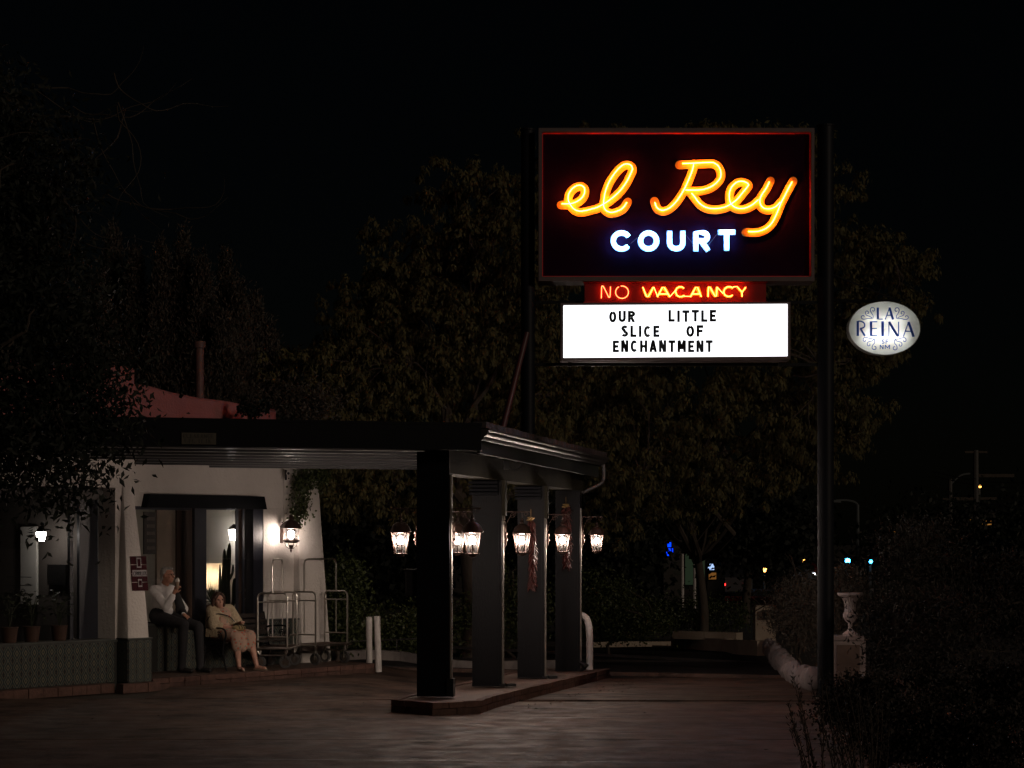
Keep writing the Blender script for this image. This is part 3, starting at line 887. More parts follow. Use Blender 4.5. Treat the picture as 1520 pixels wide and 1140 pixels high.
def glyph(c, w, h, t):
    """bold condensed capitals as centre lines inside a w x h box, stroke t"""
    a = t / 2; l, r_, b, u = a, w - a, a, h - a; m = h / 2
    if c == 'O': return [ell(w / 2, h / 2, w / 2 - a, h / 2 - a, 90, 450, 18)]
    if c == 'C': return [ell(w / 2, h / 2, w / 2 - a, h / 2 - a, 42, 318, 16)]
    if c == 'U': return [[(l, h), (l, w / 2)] + ell(w / 2, w / 2, w / 2 - a, w / 2 - a, 180, 360, 8)[1:-1] + [(r_, w / 2), (r_, h)]]
    if c == 'L': return [[(l, h), (l, 0)], [(l, b), (w, b)]]
    if c == 'I': return [[(w / 2, h), (w / 2, 0)]]
    if c == 'T': return [[(0, u), (w, u)], [(w / 2, h), (w / 2, 0)]]
    if c == 'E': return [[(l, h), (l, 0)], [(l, b), (w, b)], [(l, m), (w * .9, m)], [(l, u), (w, u)]]
    if c == 'F': return [[(l, h), (l, 0)], [(l, m), (w * .9, m)], [(l, u), (w, u)]]
    if c == 'N': return [[(l, 0), (l, h)], [(l + a * .3, h), (r_ - a * .3, 0)], [(r_, 0), (r_, h)]]
    if c == 'M': return [[(l, 0), (l, h)], [(l + a * .3, h), (w / 2, h * .25)], [(w / 2, h * .25), (r_ - a * .3, h)], [(r_, 0), (r_, h)]]
    if c == 'H': return [[(l, 0), (l, h)], [(l, m), (r_, m)], [(r_, 0), (r_, h)]]
    if c == 'A': return [[(a * .8, 0), (w / 2, h)], [(w / 2, h), (w - a * .8, 0)], [(w * .22, h * .28), (w * .78, h * .28)]]
    if c == 'R': return [[(l, 0), (l, h)], [(l, u), (w * .5, u)] + ell(w * .5, h * .73, w * .5 - a, h * .27 - a, 80, -80, 8) + [(l, h * .46 + a)], [(w * .45, h * .46), (w - a, 0)]]
    if c == 'S': return [ell(w / 2, h * .74, w / 2 - a, h * .26 - a, 20, 250, 10) + ell(w / 2, h * .27, w / 2 - a, h * .27 - a, 80, -160, 10)]
def letters(word, x0, x1, y0, y1):
    wid = {'I': .42, 'M': 1.15, 'N': 1.0, 'L': .84, 'E': .84, 'F': .84, 'S': .95, 'T': .95}
    ws = [wid.get(c, 1.0) for c in word]
    gap = .27
    tot = sum(ws) + gap * (len(word) - 1)
    u = (x1 - x0) / tot; x = x0
    for i, (c, w) in enumerate(zip(word, ws)):
        m = INKW if random.random() < .4 else INK
        if word == 'SLICE' and c == 'C': m = mat('faded_letter', (.05, .06, .08), .4, col2=(.30, .34, .40), scale=22)
        dy = random.uniform(-.4, .4); tk = 4.1
        mb = MB()
        for gi, st in enumerate(glyph(c, w * u, y1 - y0, tk)):
            flat_letter(mb, [sp(x + gx, y1 + dy - gy) for gx, gy in st], tk * SC, DS - .0060 - .0012 * gi, DS - .002)
        mb.build('letter', m, mq)
        x += (w + gap) * u
letters('OUR', 904, 943, 461.5, 478.5); letters('LITTLE', 992, 1063, 460.5, 477.8)
letters('SLICE', 922, 979, 483.5, 500.5); letters('OF', 1018.5, 1044, 483, 500)
letters('ENCHANTMENT', 909.5, 1058, 505.5, 523)

# poles
def pole(px, w, ytop, zbase, lab, D):
    x = (px - 760) * D / 2900; t = thing('sign_pole', lab, 'pole', (x, D, zbase), 'poles of the roadside sign')
    zt = CAMZ - (ytop - 806) * D / 2900
    MB().lathe([(w / 2, zbase), (w / 2, zt)], (x, D, 0), seg=20).build('shaft', POLEP, t, True)
    MB().lathe([(w / 2 + .012, zt - .004), (w / 2 + .012, zt + .02)], (x, D, 0), seg=20).build('cap', POLEP, t)
    MB().lathe([(w * .85, zbase - .005), (w * .85, zbase + .022)], (x, D, 0), seg=20).build('flange', IRON, t)
    return t, x
zr = G(465 * 26.66 / 2900, 26.66)
rp, rpx = pole(1225.5, .225, 188, zr, 'tall thick dark pole standing on the drive under the right end of the sign', 26.66)
lp, lpx = pole(783.5, .19, 194, roofz(.2, 26.7) - .02, 'dark pole rising from the canopy roof under the left end of the sign', 26.66)
MB().lathe([(.122, 0), (.122, .03)], (rpx, 26.66, 2.35), seg=20).build('collar', POLEP, rp)
fr = thing('sign_crossbars', 'dark steel crossbars joining the two poles behind the sign boxes', 'frame', (sx(1004), 26.66, sz(540)))
for y in (232, 372, 539, 446):
    z = sz(y)
    MB().box(((lpx + rpx) / 2, 26.66, z), (rpx - lpx - .2, .05, .04)).build('crossbar', IRON, fr)
for px in (846, 1160):
    MB().box((sx(px), 26.58, sz(540) + .0), (.05, .05, .06)).build('hanger', IRON, fr)
# brace pipe from the roof to the left pole and a conduit box
br = thing('brace_pipe', 'slanted dark red pipe bracing the left sign pole from the canopy roof', 'pipe', P(744, 634, 26.2))
pa, pb = P(746, 636, 26.2), P(782, 494, 26.55)
MB().tube([pa, pa + (pb - pa) * .97, pb], .042, 10).build('pipe', mat('dark_red_pipe', (.10, .035, .04), .45, var=.3, scale=6), br, True)
MB().box((pa.x - .05, pa.y, roofz(0, 26) + .055), (.22, .25, .05)).build('foot', SHG, br)
MB().box((pa.x - .03, pa.y, roofz(0, 26) + .105), (.16, .18, .045)).build('foot', SHG, br)
MB().tube(catmull([P(754, 637, 26.2), P(764, 634, 26.4), P(768, 622, 26.5), P(775, 612, 26.56)], 5), .012, 6).build('conduit', IRON, br)

# oval hanging sign with its arm
ov = thing('oval_sign', 'oval white lit sign reading LA REINA SF NM hanging beside the tall pole', 'sign', (sx(1313.5), DS + .2, sz(486.5)))
rx, rz_ = 53.9 * SC, 40.2 * SC
ocx, ocz = sx(1315.5), sz(485.6)
yb0, yb1 = DS + .12, DS + .30
n = 48
def ering(rx_, rz__, y): return [(ocx + rx_ * math.cos(2 * math.pi * k / n), y, ocz + rz__ * math.sin(2 * math.pi * k / n)) for k in range(n)]
vs = ering(rx, rz_, yb0) + ering(rx, rz_, yb1) + ering(rx * .985, rz_ * .985, yb0) + ering(rx * .985, rz_ * .985, yb1)
fs = []
for k in range(n):
    k2 = (k + 1) % n
    fs += [(k, k2, n + k2, n + k), (2 * n + k, 3 * n + k, 3 * n + k2, 2 * n + k2), (k, 2 * n + k, 2 * n + k2, k2), (n + k, n + k2, 3 * n + k2, 3 * n + k)]
MB().add(vs, fs).build('rim', mat('oval_sign_rim', (.30, .31, .28), .5), ov)
ACR = bpy.data.materials.new('milky_acrylic'); ACR.use_nodes = True
nt = ACR.node_tree; nt.nodes.clear()
out = nt.nodes.new('ShaderNodeOutputMaterial'); d1 = nt.nodes.new('ShaderNodeBsdfDiffuse'); d2 = nt.nodes.new('ShaderNodeBsdfTranslucent'); mx = nt.nodes.new('ShaderNodeMixShader')
d1.inputs[0].default_value = (.75, .77, .74, 1); d2.inputs[0].default_value = (.86, .88, .86, 1); mx.inputs[0].default_value = .6
nt.links.new(d1.outputs[0], mx.inputs[1]); nt.links.new(d2.outputs[0], mx.inputs[2]); nt.links.new(mx.outputs[0], out.inputs[0])
for y in (yb0 + .004, yb1 - .004):
    MB().add(ering(rx * .984, rz_ * .984, y), [tuple(range(n))] ).build('face', ACR, ov)
LT = emit('oval_sign_tube', (1.0, .99, .96), 23.0)
MB().tube([(ocx - rx * .60, DS + .215, ocz - rz_ * .34), (ocx + rx * .60, DS + .215, ocz - rz_ * .34)], .013, 6).build('lamp_tube', LT, ov, True)
MB().tube([(ocx - rx * .55, DS + .215, ocz + rz_ * .30), (ocx + rx * .55, DS + .215, ocz + rz_ * .30)], .006, 6).build('lamp_tube', LT, ov, True)
BLUE = mat('blue_sign_lettering', (.04, .14, .56), .5, transl=.5)
BLUEF = BLUE
def o4p(x, y): return sp(1242 + x / 10.133, 429.2 + y / 10.133)
yl = yb0 - .001
def ostroke(pts, w0, w1=None, cm=True):
    q = [o4p(*p) for p in pts]
    if cm: q = [(v.x, v.y) for v in catmull([Vector((a[0], a[1], 0)) for a in q], 5)]
    w0 = max(w0 * 1.08, 15) if not cm or w0 > 10 else 10.5
    flat_letter(MBX, q, w0 / 10.133 * SC, yl - .004 - .0015 * (len(MBX.v) % 7), yl)
def oletter(strokes):
    global MBX
    MBX = MB()
    for pts, w, cm in strokes: ostroke(pts, w, None, cm)
    MBX.build('letter', BLUE, ov)
oletter([([(643, 262), (643, 440)], 30, 0), ([(643, 436), (716, 436)], 9, 0)])
oletter([([(820, 262), (755, 442)], 11, 0), ([(818, 262), (872, 442)], 30, 0), ([(785, 378), (852, 378)], 8, 0)])
oletter([([(340, 465), (340, 690)], 33, 0), ([(340, 469), (385, 468), (430, 490), (445, 525), (430, 562), (372, 578)], 18, 1), ([(378, 575), (448, 690)], 27, 0)])
oletter([([(540, 468), (540, 690)], 33, 0), ([(540, 476), (634, 476)], 15, 0), ([(540, 578), (628, 578)], 14, 0), ([(540, 686), (636, 686)], 12, 0)])
oletter([([(716, 468), (716, 696)], 36, 0)])
oletter([([(810, 476), (810, 697)], 13, 0), ([(812, 476), (945, 697)], 32, 0), ([(957, 476), (957, 697)], 15, 0)])
oletter([([(1108, 476), (1028, 702)], 13, 0), ([(1106, 478), (1184, 704)], 33, 0), ([(1066, 620), (1150, 620)], 10, 0)])
scr = [[(555, 415), (520, 395), (470, 375), (455, 335), (475, 312), (498, 325), (500, 350), (484, 352)], [(560, 425), (500, 425), (430, 438), (395, 418), (400, 388), (428, 382), (438, 402)],
       [(567, 425), (572, 385), (545, 340), (530, 295), (548, 262), (582, 266), (594, 295), (578, 316), (560, 305)]]
for s_ in scr:
    for mirror in (0, 1):
        p = [(1496 - x, y + 4) if mirror else (x, y) for x, y in s_]
        MBX = MB(); ostroke(p, 7.5); MBX.build('scroll', BLUE, ov)
scr2 = [[(590, 735), (540, 732), (460, 712), (425, 728), (424, 762), (450, 772), (458, 752)], [(588, 738), (560, 762), (500, 780), (482, 812), (498, 840), (524, 832), (520, 808)], [(592, 740), (596, 790), (565, 830), (556, 872), (580, 897), (612, 885), (610, 852), (588, 848)]]
for s_ in scr2:
    for mirror in (0, 1):
        p = [(1490 - x, y + 4) if mirror else (x, y) for x, y in s_]
        MBX = MB(); ostroke(p, 7.5); MBX.build('scroll', BLUE, ov)
def otext(t, x0, x1, y0, y1):
    mb = MB()
    for gi, st in enumerate(glyph(t, x1 - x0, y1 - y0, 12)):
        flat_letter(mb, [o4p(x0 + gx, y1 - gy) for gx, gy in st], 12 / 10.133 * SC, yl - .004 - .0012 * gi, yl)
    mb.build('letter', BLUE, ov)
for ch, x0, x1, y0, y1 in (('S', 700, 745, 742, 808), ('F', 760, 803, 744, 808), ('N', 672, 728, 826, 888), ('M', 748, 826, 826, 888)):
    otext(ch, x0, x1, y0, y1)
arm = thing('support_bracket', 'thin dark arm with a diagonal stay reaching from the tall pole over the oval sign', 'bracket', (rpx + .1, 26.66, sz(447)))
MB().tube([(rpx + .09, 26.66, sz(444)), (sx(1338), 26.66, sz(444))], .022, 8).build('arm', IRON, arm)
MB().tube([(rpx + .09, 26.66, sz(404)), (sx(1336), 26.66, sz(443))], .012, 6).build('stay', IRON, arm)
for px in (1296, 1331):
    MB().tube([(sx(px), 26.66, sz(444)), (sx(px), 26.66, sz(448.5))], .010, 6).build('hanger', IRON, arm)
MB().tube(catmull([(rpx + .1, 26.6, sz(452)), (sx(1252), 26.6, sz(454)), (sx(1262), 26.6, sz(452)), (sx(1270), 26.62, sz(462))], 4), .006, 5).build('cable', IRON, arm)
GROUT = mat('dark_grout', (.035, .035, .032), .9)
# ---------------------------------------------------------------- the white building
def un(px, u):          # n at which the sight line through photo column px reaches a given u
    k = (px - 760) / 2900.0
    return (k * (29 + .7463 * u) + 5.38 - .6657 * u) / (.7463 + .6657 * k)
FLZ = .13               # porch floor
bd = thing('motel_office', 'white stucco office with dark framed windows and tiled base beside the porch', 'building', B(0, 0, 0))
bp_ = B(0, 0, 0)
U1 = bu(391)            # right side of the porch window opening
ZS, ZH = .835, 2.575
def W(name, m, *a, par=None, **k): return MB().bbox(*a).build(name, m, par or bd, **k)
# walls of the porch side
W('wall', STUCCO, -1.2, 3.30, -.25, 0, ZH, 3.35)
W('wall', STUCCO, U1, 3.30, -.25, 0, .0, ZH - .002)
W('wall', STUCCO, -1.2, U1 - .002, -.25, 0, .0, ZS - .02)
W('wall', STUCCO, -1.2, -.35, -.25, 0, ZS - .018, ZH - .002)
W('wall', STUCCO, 3.05, 3.30, -4.5, -.252, .0, 3.9)
# rounded parapet above the canopy
def parapet(u0, u1, n0, n1, f, zb, name='parapet', m=STUCCO_NEON, k=20):
    vs = []; fs = []
    for i in range(k + 1):
        u = u0 + (u1 - u0) * i / k; z = f(u); r = .05
        ring = [(n1, zb), (n1, z - r), (n1 - .04, z - .01), ((n0 + n1) / 2, z), (n0 + .04, z - .01), (n0, z - r), (n0, zb)]
        vs += [B(u, a, b) for a, b in ring]
    q = 7
    for i in range(k):
        for j in range(q):
            a = i * q + j; b = i * q + (j + 1) % q
            fs.append((a, b, b + q, a + q))
    fs += [tuple(range(q - 1, -1, -1)), tuple(range(k * q, k * q + q))]
    return MB().add(vs, fs).build(name, m, bd, True)
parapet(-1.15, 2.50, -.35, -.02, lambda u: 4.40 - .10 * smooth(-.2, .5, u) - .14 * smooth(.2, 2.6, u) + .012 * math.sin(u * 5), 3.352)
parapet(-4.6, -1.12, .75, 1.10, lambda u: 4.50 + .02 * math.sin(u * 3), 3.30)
W('wall', STUCCO_NEON, -1.42, -1.14, -.3, .74, 3.30, 4.47)
# the roof pipe
mb = MB()
pc = P(296, 560, 30.6)
mb.lathe([(.072, 3.9), (.072, P(296, 517, 30.6).z), (.10, P(296, 517, 30.6).z + .003), (.10, P(296, 507, 30.6).z)], (pc.x, pc.y, 0), seg=14)
mb.build('vent_pipe', mat('rusty_vent_pipe', (.14, .075, .07), .6, var=.4, scale=8), bd, True)
W('roof', EARTH, -4.6, 3.04, -4.5, -.36, 3.7, 3.75)
# lintel over the porch window
lu1, lu0 = bu(396.5, .15), bu(218.5, .15)
q0, q1, q2, q3 = lu0, lu1, lu1 - .05, lu0 + .05
MB().hexa([B(q0, .15, ZH - .02), B(q1, .15, ZH - .02), B(q1, .003, ZH - .02), B(q0, .003, ZH - .02), B(q3, .15, ZH + .18), B(q2, .15, ZH + .18), B(q2, .003, ZH + .18), B(q3, .003, ZH + .18)]).build('lintel', BLACKP, bd)
# end pillar, battered
pu0, pu1 = bu(440.5, .06), 3.36
def batter(name, m, u0, u1, n0, n1, z0, z1, du, dn, par=bd, steps=6, curve=1.0):
    vs = []; fs = []
    for i in range(steps + 1):
        t = i / steps; tt = t ** curve
        a, b, d = u0 + du[0] * tt, u1 - du[1] * tt, n1 - dn * tt
        z = z0 + (z1 - z0) * t; r = .05
        vs += [B(a, d - r, z), B(a + r * .3, d - r * .3, z), B(a + r, d, z), B(b - r, d, z), B(b - r * .3, d - r * .3, z), B(b, d - r, z), B(b, n0, z), B(a, n0, z)]
    q = 8
    for i in range(steps):
        for j in range(q):
            a = i * q + j; b = i * q + (j + 1) % q
            fs.append((a, b, b + q, a + q))
    fs += [tuple(range(q - 1, -1, -1)), tuple(range(steps * q, steps * q + q))]
    return MB().add(vs, fs).build(name, m, par, True)
batter('pillar', STUCCO, pu0 - .02, pu1 + .14, -.2, .22, .0, 3.21, (.01, .16), .16)
# wing
WN = 1.12
wj = bu(171, WN); wjb = bu(147, WN - .28)
W('wall', STUCCO, -4.6, -1.12, WN - .3, WN, 2.80, 3.32)
W('wall', STUCCO, wj, -1.12, -.2, WN - .301, .0, 3.3)
W('wall', STUCCO, -4.6, wj, WN - .3, WN, .0, .66)
MB().hexa([B(wj, WN, .0), B(-1.12, WN, .0), B(-1.12, WN - .3, .0), B(wjb, WN - .3, .0), B(wj, WN, 2.799), B(-1.12, WN, 2.799), B(-1.12, WN - .3, 2.799), B(wjb, WN - .3, 2.799)]).build('wall', STUCCO, bd)
batter('buttress', STUCCO, bu(190, 1.37), -1.05, WN + .001, 1.37, .69, 3.20, (.10, .14), .27, steps=10, curve=1.25)
W('buttress_base', GROUT, bu(190, 1.37), -1.03, .85, 1.375, .0, .689)
# wing window header
MB().bbox(-4.3, bu(152, WN + .05), WN + .002, WN + .06, 2.625, 2.775).build('lintel', mat('grey_timber', (.11, .10, .095), .7, var=.5, scale=5, bump=.3, bscale=18, stretch=(.3, .3, 1.5)), bd)
W('sill', mat('dark_ledge_cap', (.07, .075, .07), .35, var=.4, scale=9), -4.6, wjb - .005, WN - .30, WN - .001, .662, .700)
# tiles
TILE = bpy.data.materials.new('painted_talavera_tile'); TILE.use_nodes = True
nt = TILE.node_tree; bs = nt.nodes['Principled BSDF']; bs.inputs['Roughness'].default_value = .28
tc = nt.nodes.new('ShaderNodeTexCoord'); sep = nt.nodes.new('ShaderNodeSeparateXYZ'); nt.links.new(tc.outputs['Generated'], sep.inputs[0])
def mth(op, a, b=None, c=None):
    n_ = nt.nodes.new('ShaderNodeMath'); n_.operation = op
    for i, v in enumerate((a, b, c)):
        if v is None: continue
        if isinstance(v, (int, float)): n_.inputs[i].default_value = v
        else: nt.links.new(v, n_.inputs[i])
    return n_.outputs[0]
ax = mth('ABSOLUTE', mth('SUBTRACT', sep.outputs[0], .5)); azz = mth('ABSOLUTE', mth('SUBTRACT', sep.outputs[2], .5))
dm = mth('ADD', mth('MULTIPLY', ax, 1.25), azz)
rp_ = nt.nodes.new('ShaderNodeValToRGB'); rp_.color_ramp.interpolation = 'CONSTANT'
cols_ = [(0, (.03, .05, .05)), (.12, (.17, .145, .10)), (.27, (.015, .03, .035)), (.46, (.145, .14, .11)), (.58, (.03, .05, .055)), (.80, (.13, .11, .075)), (.92, (.015, .02, .03))]
while len(rp_.color_ramp.elements) < len(cols_): rp_.color_ramp.elements.new(.5)
for e, (p_, c_) in zip(rp_.color_ramp.elements, cols_): e.position = p_; e.color = (*c_, 1)
nt.links.new(dm, rp_.inputs[0]); nt.links.new(rp_.outputs[0], bs.inputs['Base Color'])
tile_me = None
def tile_field(u0, u1, n, z0, z1, par, tw=.135, th=.165, side=None):
    """single tiles, 2 mm apart, standing 9 mm proud of the wall"""
    global tile_me
    if tile_me is None:
        mb = MB(); mb.box((0, 0, 0), (.109, .008, .109))
        tile_me = mb.mesh('tile'); tile_me.materials.append(TILE)
    nu = max(1, round((u1 - u0) / tw)); nz = max(1, round((z1 - z0) / th))
    du, dz = (u1 - u0) / nu, (z1 - z0) / nz
    for i in range(nu):
        for j in range(nz):
            o = link('tile', tile_me, par)
            if side is None: w = B(u0 + du * (i + .5), n + .005, z0 + dz * (j + .5)); a = BANG
            else: w = B(side, n + u0 + du * (i + .5), z0 + dz * (j + .5)); a = BANG + math.pi / 2
            o.location = w - world_loc(par); o.rotation_euler = (random.uniform(-.008, .008), 0, a + random.uniform(-.008, .008))
            o.scale = (du / .112, 1, dz / .112)
# ledge along the porch wall (people sit on it)
LE = bu(442.5, .2)
W('ledge', GROUT, -1.0, LE, .002, .20, .0, .815)
W('ledge_cap', mat('dark_ledge_cap', (.07, .075, .07), .35, var=.4, scale=9), -1.0, LE + .01, .002, .222, .816, .84)
tile_field(-.02, LE, .20, .135, .812, bd)
W('base', GROUT, -4.6, bu(190, 1.375) - .012, WN + .002, WN + .02, .0, .655)
W('base_cap', mat('dark_ledge_cap', (.07, .075, .07), .35), -4.6, bu(190, 1.375) - .016, WN + .003, WN + .045, .656, .690)
tile_field(-4.25, bu(170, WN + .03), WN + .02, .10, .655, bd)
tile_field(bu(191, 1.38), -1.035, 1.376, .10, .68, bd)
tile_field(0.0, .24, WN + .012, .10, .68, bd, side=bu(190, 1.375) - .004)
W('base_cap', mat('dark_ledge_cap', (.07, .075, .07), .35), bu(190, 1.375) - .015, -1.02, WN + .01, 1.392, .690, .712)

# porch window: frame, posts, glass and what stands just behind it
FRM = mat('dark_blue_window_paint', (.014, .016, .026), .38, var=.3, scale=4, bump=.15, bscale=30)
pw = MB()
def fbar(px0, px1, z0, z1, n0, n1, m=FRM, name='window_frame'):
    nn = n1
    return W(name, m, bu(px0, nn), bu(px1, nn), n0, n1, z0, z1)
fbar(289, 306.5, ZS - .018, ZH, -.035, .03)
fbar(350.5, 354, ZS - .018, ZH, -.075, -.05)
fbar(360, 363, ZS - .018, ZH, -.075, -.05)
fbar(376, 390.5, ZS - .018, ZH, -.20, -.01)
W('window_frame', FRM, -.3, bu(284, -.04), -.16, -.04, ZH - .05, ZH)
W('window_frame', FRM, bu(307, -.04), bu(349, -.04), -.16, -.04, ZH - .035, ZH)
W('window_sill', FRM, -.34, U1, -.249, .03, ZS - .018, ZS + .02)
for z in (1.25, 1.72, 2.15):
    W('muntin', FRM, bu(353.7, -.08), bu(358.8, -.08), -.11, -.08, z, z + .02)
for a, b in ((222, 284.3), (307, 349.3), (353.7, 358.8), (363.2, 375.8)):
    W('pane', CLEAR, bu(a - 2, -.1), bu(b, -.1), -.101, -.100, ZS + .02, ZH - .036)
ROOMW = mat('lobby_white_wall', (.70, .67, .62), .8, var=.06, scale=1.2)
# lobby behind the glass
lob = thing('lobby_room', 'lit white walled lobby seen through the window behind the seated pair', 'room', B(1.5, -2, FLZ))
def L(name, m, *a): return MB().bbox(*a).build(name, m, lob)
L('end_wall', ROOMW, 2.95, 3.04, -4.4, -.26, FLZ, 2.72)
L('back_wall', ROOMW, -1.4, 2.94, -4.4, -4.3, FLZ, 2.72)
L('floor', FLAG, -1.4, 3.0, -4.4, -.26, FLZ - .04, FLZ)
L('ceiling', ROOMW, -1.4, 3.0, -4.4, -.26, 2.73, 2.78)
L('side_wall', ROOMW, -1.5, -1.41, -4.4, -.26, FLZ, 2.72)
L('beige_panel', mat('beige_panel', (.30, .24, .19), .8, var=.2, scale=2), bu(233, -.45), bu(262, -.45), -.50, -.45, FLZ, 2.70)
L('brown_curtain', mat('brown_curtain', (.085, .050, .035), .9, var=.3, scale=6, stretch=(6, 6, .3)), bu(262.3, -.42), bu(288, -.42), -.47, -.42, FLZ, 2.70)
L('brown_curtain', mat('brown_curtain', (.085, .050, .035), .9), bu(351.5, -.30), bu(384, -.30), -.34, -.30, FLZ, 2.70)
L('dark_board', mat('dark_notice_board', (.03, .024, .022), .7), bu(214, -.30), bu(232, -.30), -.33, -.30, 1.86, 2.5)
for k in range(5):
    L('notice', mat('dim_notice', (.10, .085, .075), .8), bu(218, -.29), bu(230, -.29), -.298, -.292, 1.93 + k * .11, 1.98 + k * .11)
# table lamp with shade
lu = bu(317, -1.5); lc = B(lu, -1.5, 0)
tl = thing('table_lamp', 'glowing cream table lamp in the lobby behind the cactus', 'lamp', B(lu, -1.5, FLZ))
SHD = mat('cream_lamp_shade', (.78, .66, .48), .9, transl=.65)
SHD.use_backface_culling = False
rs = []
for r_, z_ in ((.185, 1.27), (.155, 1.70)): rs += [(lc.x + r_ * math.cos(2 * math.pi * k / 24), lc.y + r_ * math.sin(2 * math.pi * k / 24), z_) for k in range(24)]
MB().add(rs, [(k, (k + 1) % 24, (k + 1) % 24 + 24, k + 24) for k in range(24)]).build('shade', SHD, tl, True)
MB().ball((lc.x, lc.y, 1.47), .04, 10, 6).build('bulb', emit('table_lamp_bulb', (1.0, .80, .60), 95.0), tl, True)
MB().lathe([(.10, .95), (.11, .97), (.03, 1.0), (.02, 1.27)], (lc.x, lc.y, 0), seg=12).build('stem', BRONZE, tl, True)
tb = thing('side_table', 'white side table under the lobby lamp', 'table', B(lu, -1.5, FLZ))
MB().box((lc.x, lc.y, .93), (.5, .5, .035), BANG).build('top', ROOMW, tb)
for a, b in ((-1, -1), (1, -1), (1, 1), (-1, 1)):
    q = lc + BU * (.21 * a) + BN * (.21 * b)
    MB().box((q.x, q.y, (.91 + FLZ) / 2), (.04, .04, .91 - FLZ), BANG).build('leg', ROOMW, tb)
REFL_GLOW = emit('lantern_reflection_glow', (1.0, .92, .84), 34.0)
def lantern_reflection(px, py0, py1, u, lab, wpx=9, m=REFL_GLOW):  # lit shapes added for lanterns mirrored in the panes; they also brighten the rooms
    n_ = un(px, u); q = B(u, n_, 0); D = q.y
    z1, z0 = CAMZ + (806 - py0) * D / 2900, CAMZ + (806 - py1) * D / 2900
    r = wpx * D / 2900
    t = thing('reflected_lantern', lab, 'lamp', (q.x, q.y, z0))
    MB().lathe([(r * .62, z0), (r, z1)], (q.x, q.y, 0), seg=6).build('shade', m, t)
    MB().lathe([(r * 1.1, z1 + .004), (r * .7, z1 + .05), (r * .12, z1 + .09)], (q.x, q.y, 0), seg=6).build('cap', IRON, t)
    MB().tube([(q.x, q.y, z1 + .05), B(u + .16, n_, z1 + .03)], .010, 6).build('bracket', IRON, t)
lantern_reflection(347, 786, 802, 2.78, 'small lit shape added behind the lobby glass for a lantern reflection above the cactus', 8)
# lobby cactus
cu_, cn_ = bu(338, -.75), -.75
cc = B(cu_, cn_, 0)
cac = thing('potted_cactus', 'tall dark columnar cactus standing in the lobby window', 'plant', B(cu_, cn_, FLZ))
CAC = mat('dark_cactus_skin', (.045, .070, .032), .6, var=.4, scale=12)
def pc_(px, py, D=None): return P(px, py, D or cc.y)
def stalk(pts, r, m=CAC, par=cac, name='cactus_arm'):
    q = catmull([pc_(*p) for p in pts], 4); n_ = len(q)
    rr = [r * (1 if i < n_ - 3 else (.9, .65, .2)[i - n_ + 3]) for i in range(n_)]
    vs = []; fs = []
    seg = 14
    mb = MB(); mb.tube(q, rr, seg)
    for i in range(len(mb.v)):
        if i % seg % 2: 
            ci = i // seg; c_ = q[ci]; v = Vector(mb.v[i]); mb.v[i] = tuple(c_ + (v - c_) * .78)
    mb.build(name, m, par)
stalk([(339, 935), (339, 905), (338, 870), (339, 835), (341, 806)], .040)
stalk([(337, 905), (333, 890), (332, 860), (333, 835), (333, 815)], .034)
stalk([(340, 910), (346, 895), (347, 875), (348, 858)], .032)
stalk([(338, 920), (330, 905), (327, 880), (326.5, 838)], .026)
stalk([(341, 860), (345, 850), (346, 838)], .020)
MB().lathe([(.13, FLZ), (.18, .60), (.19, .66), (.16, .66)], (cc.x, cc.y, 0), seg=16).build('pot', mat('lobby_clay_pot', (.20, .09, .05), .8, var=.2, scale=5), cac, True)
def spiky(name, lab, base, n_, Lf, w, m, cat='plant', pot=None):
    t = thing(name, lab, cat, base)
    b = Vector(base); mb = MB()
    for k in range(n_):
        a = random.uniform(0, 6.283); el_ = random.uniform(.15, 1.4); l = Lf * random.uniform(.7, 1.1)
        d = Vector((math.cos(a) * math.cos(el_), math.sin(a) * math.cos(el_), math.sin(el_))); s_ = Vector((-math.sin(a), math.cos(a), 0)) * w
        tip = b + d * l - Vector((0, 0, l * .15 * math.cos(el_))); mid = b + d * l * .5
        mb.add([b - s_ * .5, b + s_ * .5, mid + s_, tip, mid - s_], [(0, 1, 2, 4), (4, 2, 3)])
    mb.build('foliage', m, t)
    return t
sb = B(bu(316, -.9), -.9, P(316, 898, 30.6).z)
yu = spiky('spiky_plant', 'spiky leaved pot plant in the lobby window beside the cactus', sb, 70, .36, .012, CAC)
MB().lathe([(.10, FLZ), (.13, sb.z - .08), (.14, sb.z - .02), (.05, sb.z)], (sb.x, sb.y, 0), seg=14).build('pot', mat('lobby_clay_pot', (.2, .09, .05), .8), yu, True)

# wing window
W('window_frame', FRM, bu(118, WN - .3), wjb - .002, WN - .36, WN - .302, .70, 2.79)
W('window_frame', FRM, bu(104, WN - .3), bu(109, WN - .3), WN - .36, WN - .302, .70, 2.79)
W('window_frame', FRM, -4.4, bu(103.5, WN - .3), WN - .36, WN - .302, 2.66, 2.79)
W('pane', CLEAR, -4.4, bu(103.5, WN - .3), WN - .331, WN - .330, .70, 2.655)
W('pane', CLEAR, bu(109.5, WN - .3), bu(117.5, WN - .3), WN - .331, WN - .330, .70, 2.655)
wr = thing('dining_room', 'dim room behind the window with potted plants on its sill', 'room', B(-3, 0, FLZ))
def R_(name, m, *a): return MB().bbox(*a).build(name, m, wr)
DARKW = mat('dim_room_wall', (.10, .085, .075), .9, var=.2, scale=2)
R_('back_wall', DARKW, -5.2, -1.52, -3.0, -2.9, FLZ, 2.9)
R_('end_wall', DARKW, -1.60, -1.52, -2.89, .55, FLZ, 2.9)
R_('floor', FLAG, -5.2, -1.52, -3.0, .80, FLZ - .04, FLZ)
R_('ceiling', DARKW, -5.2, -1.52, -3.0, .80, 2.92, 2.96)
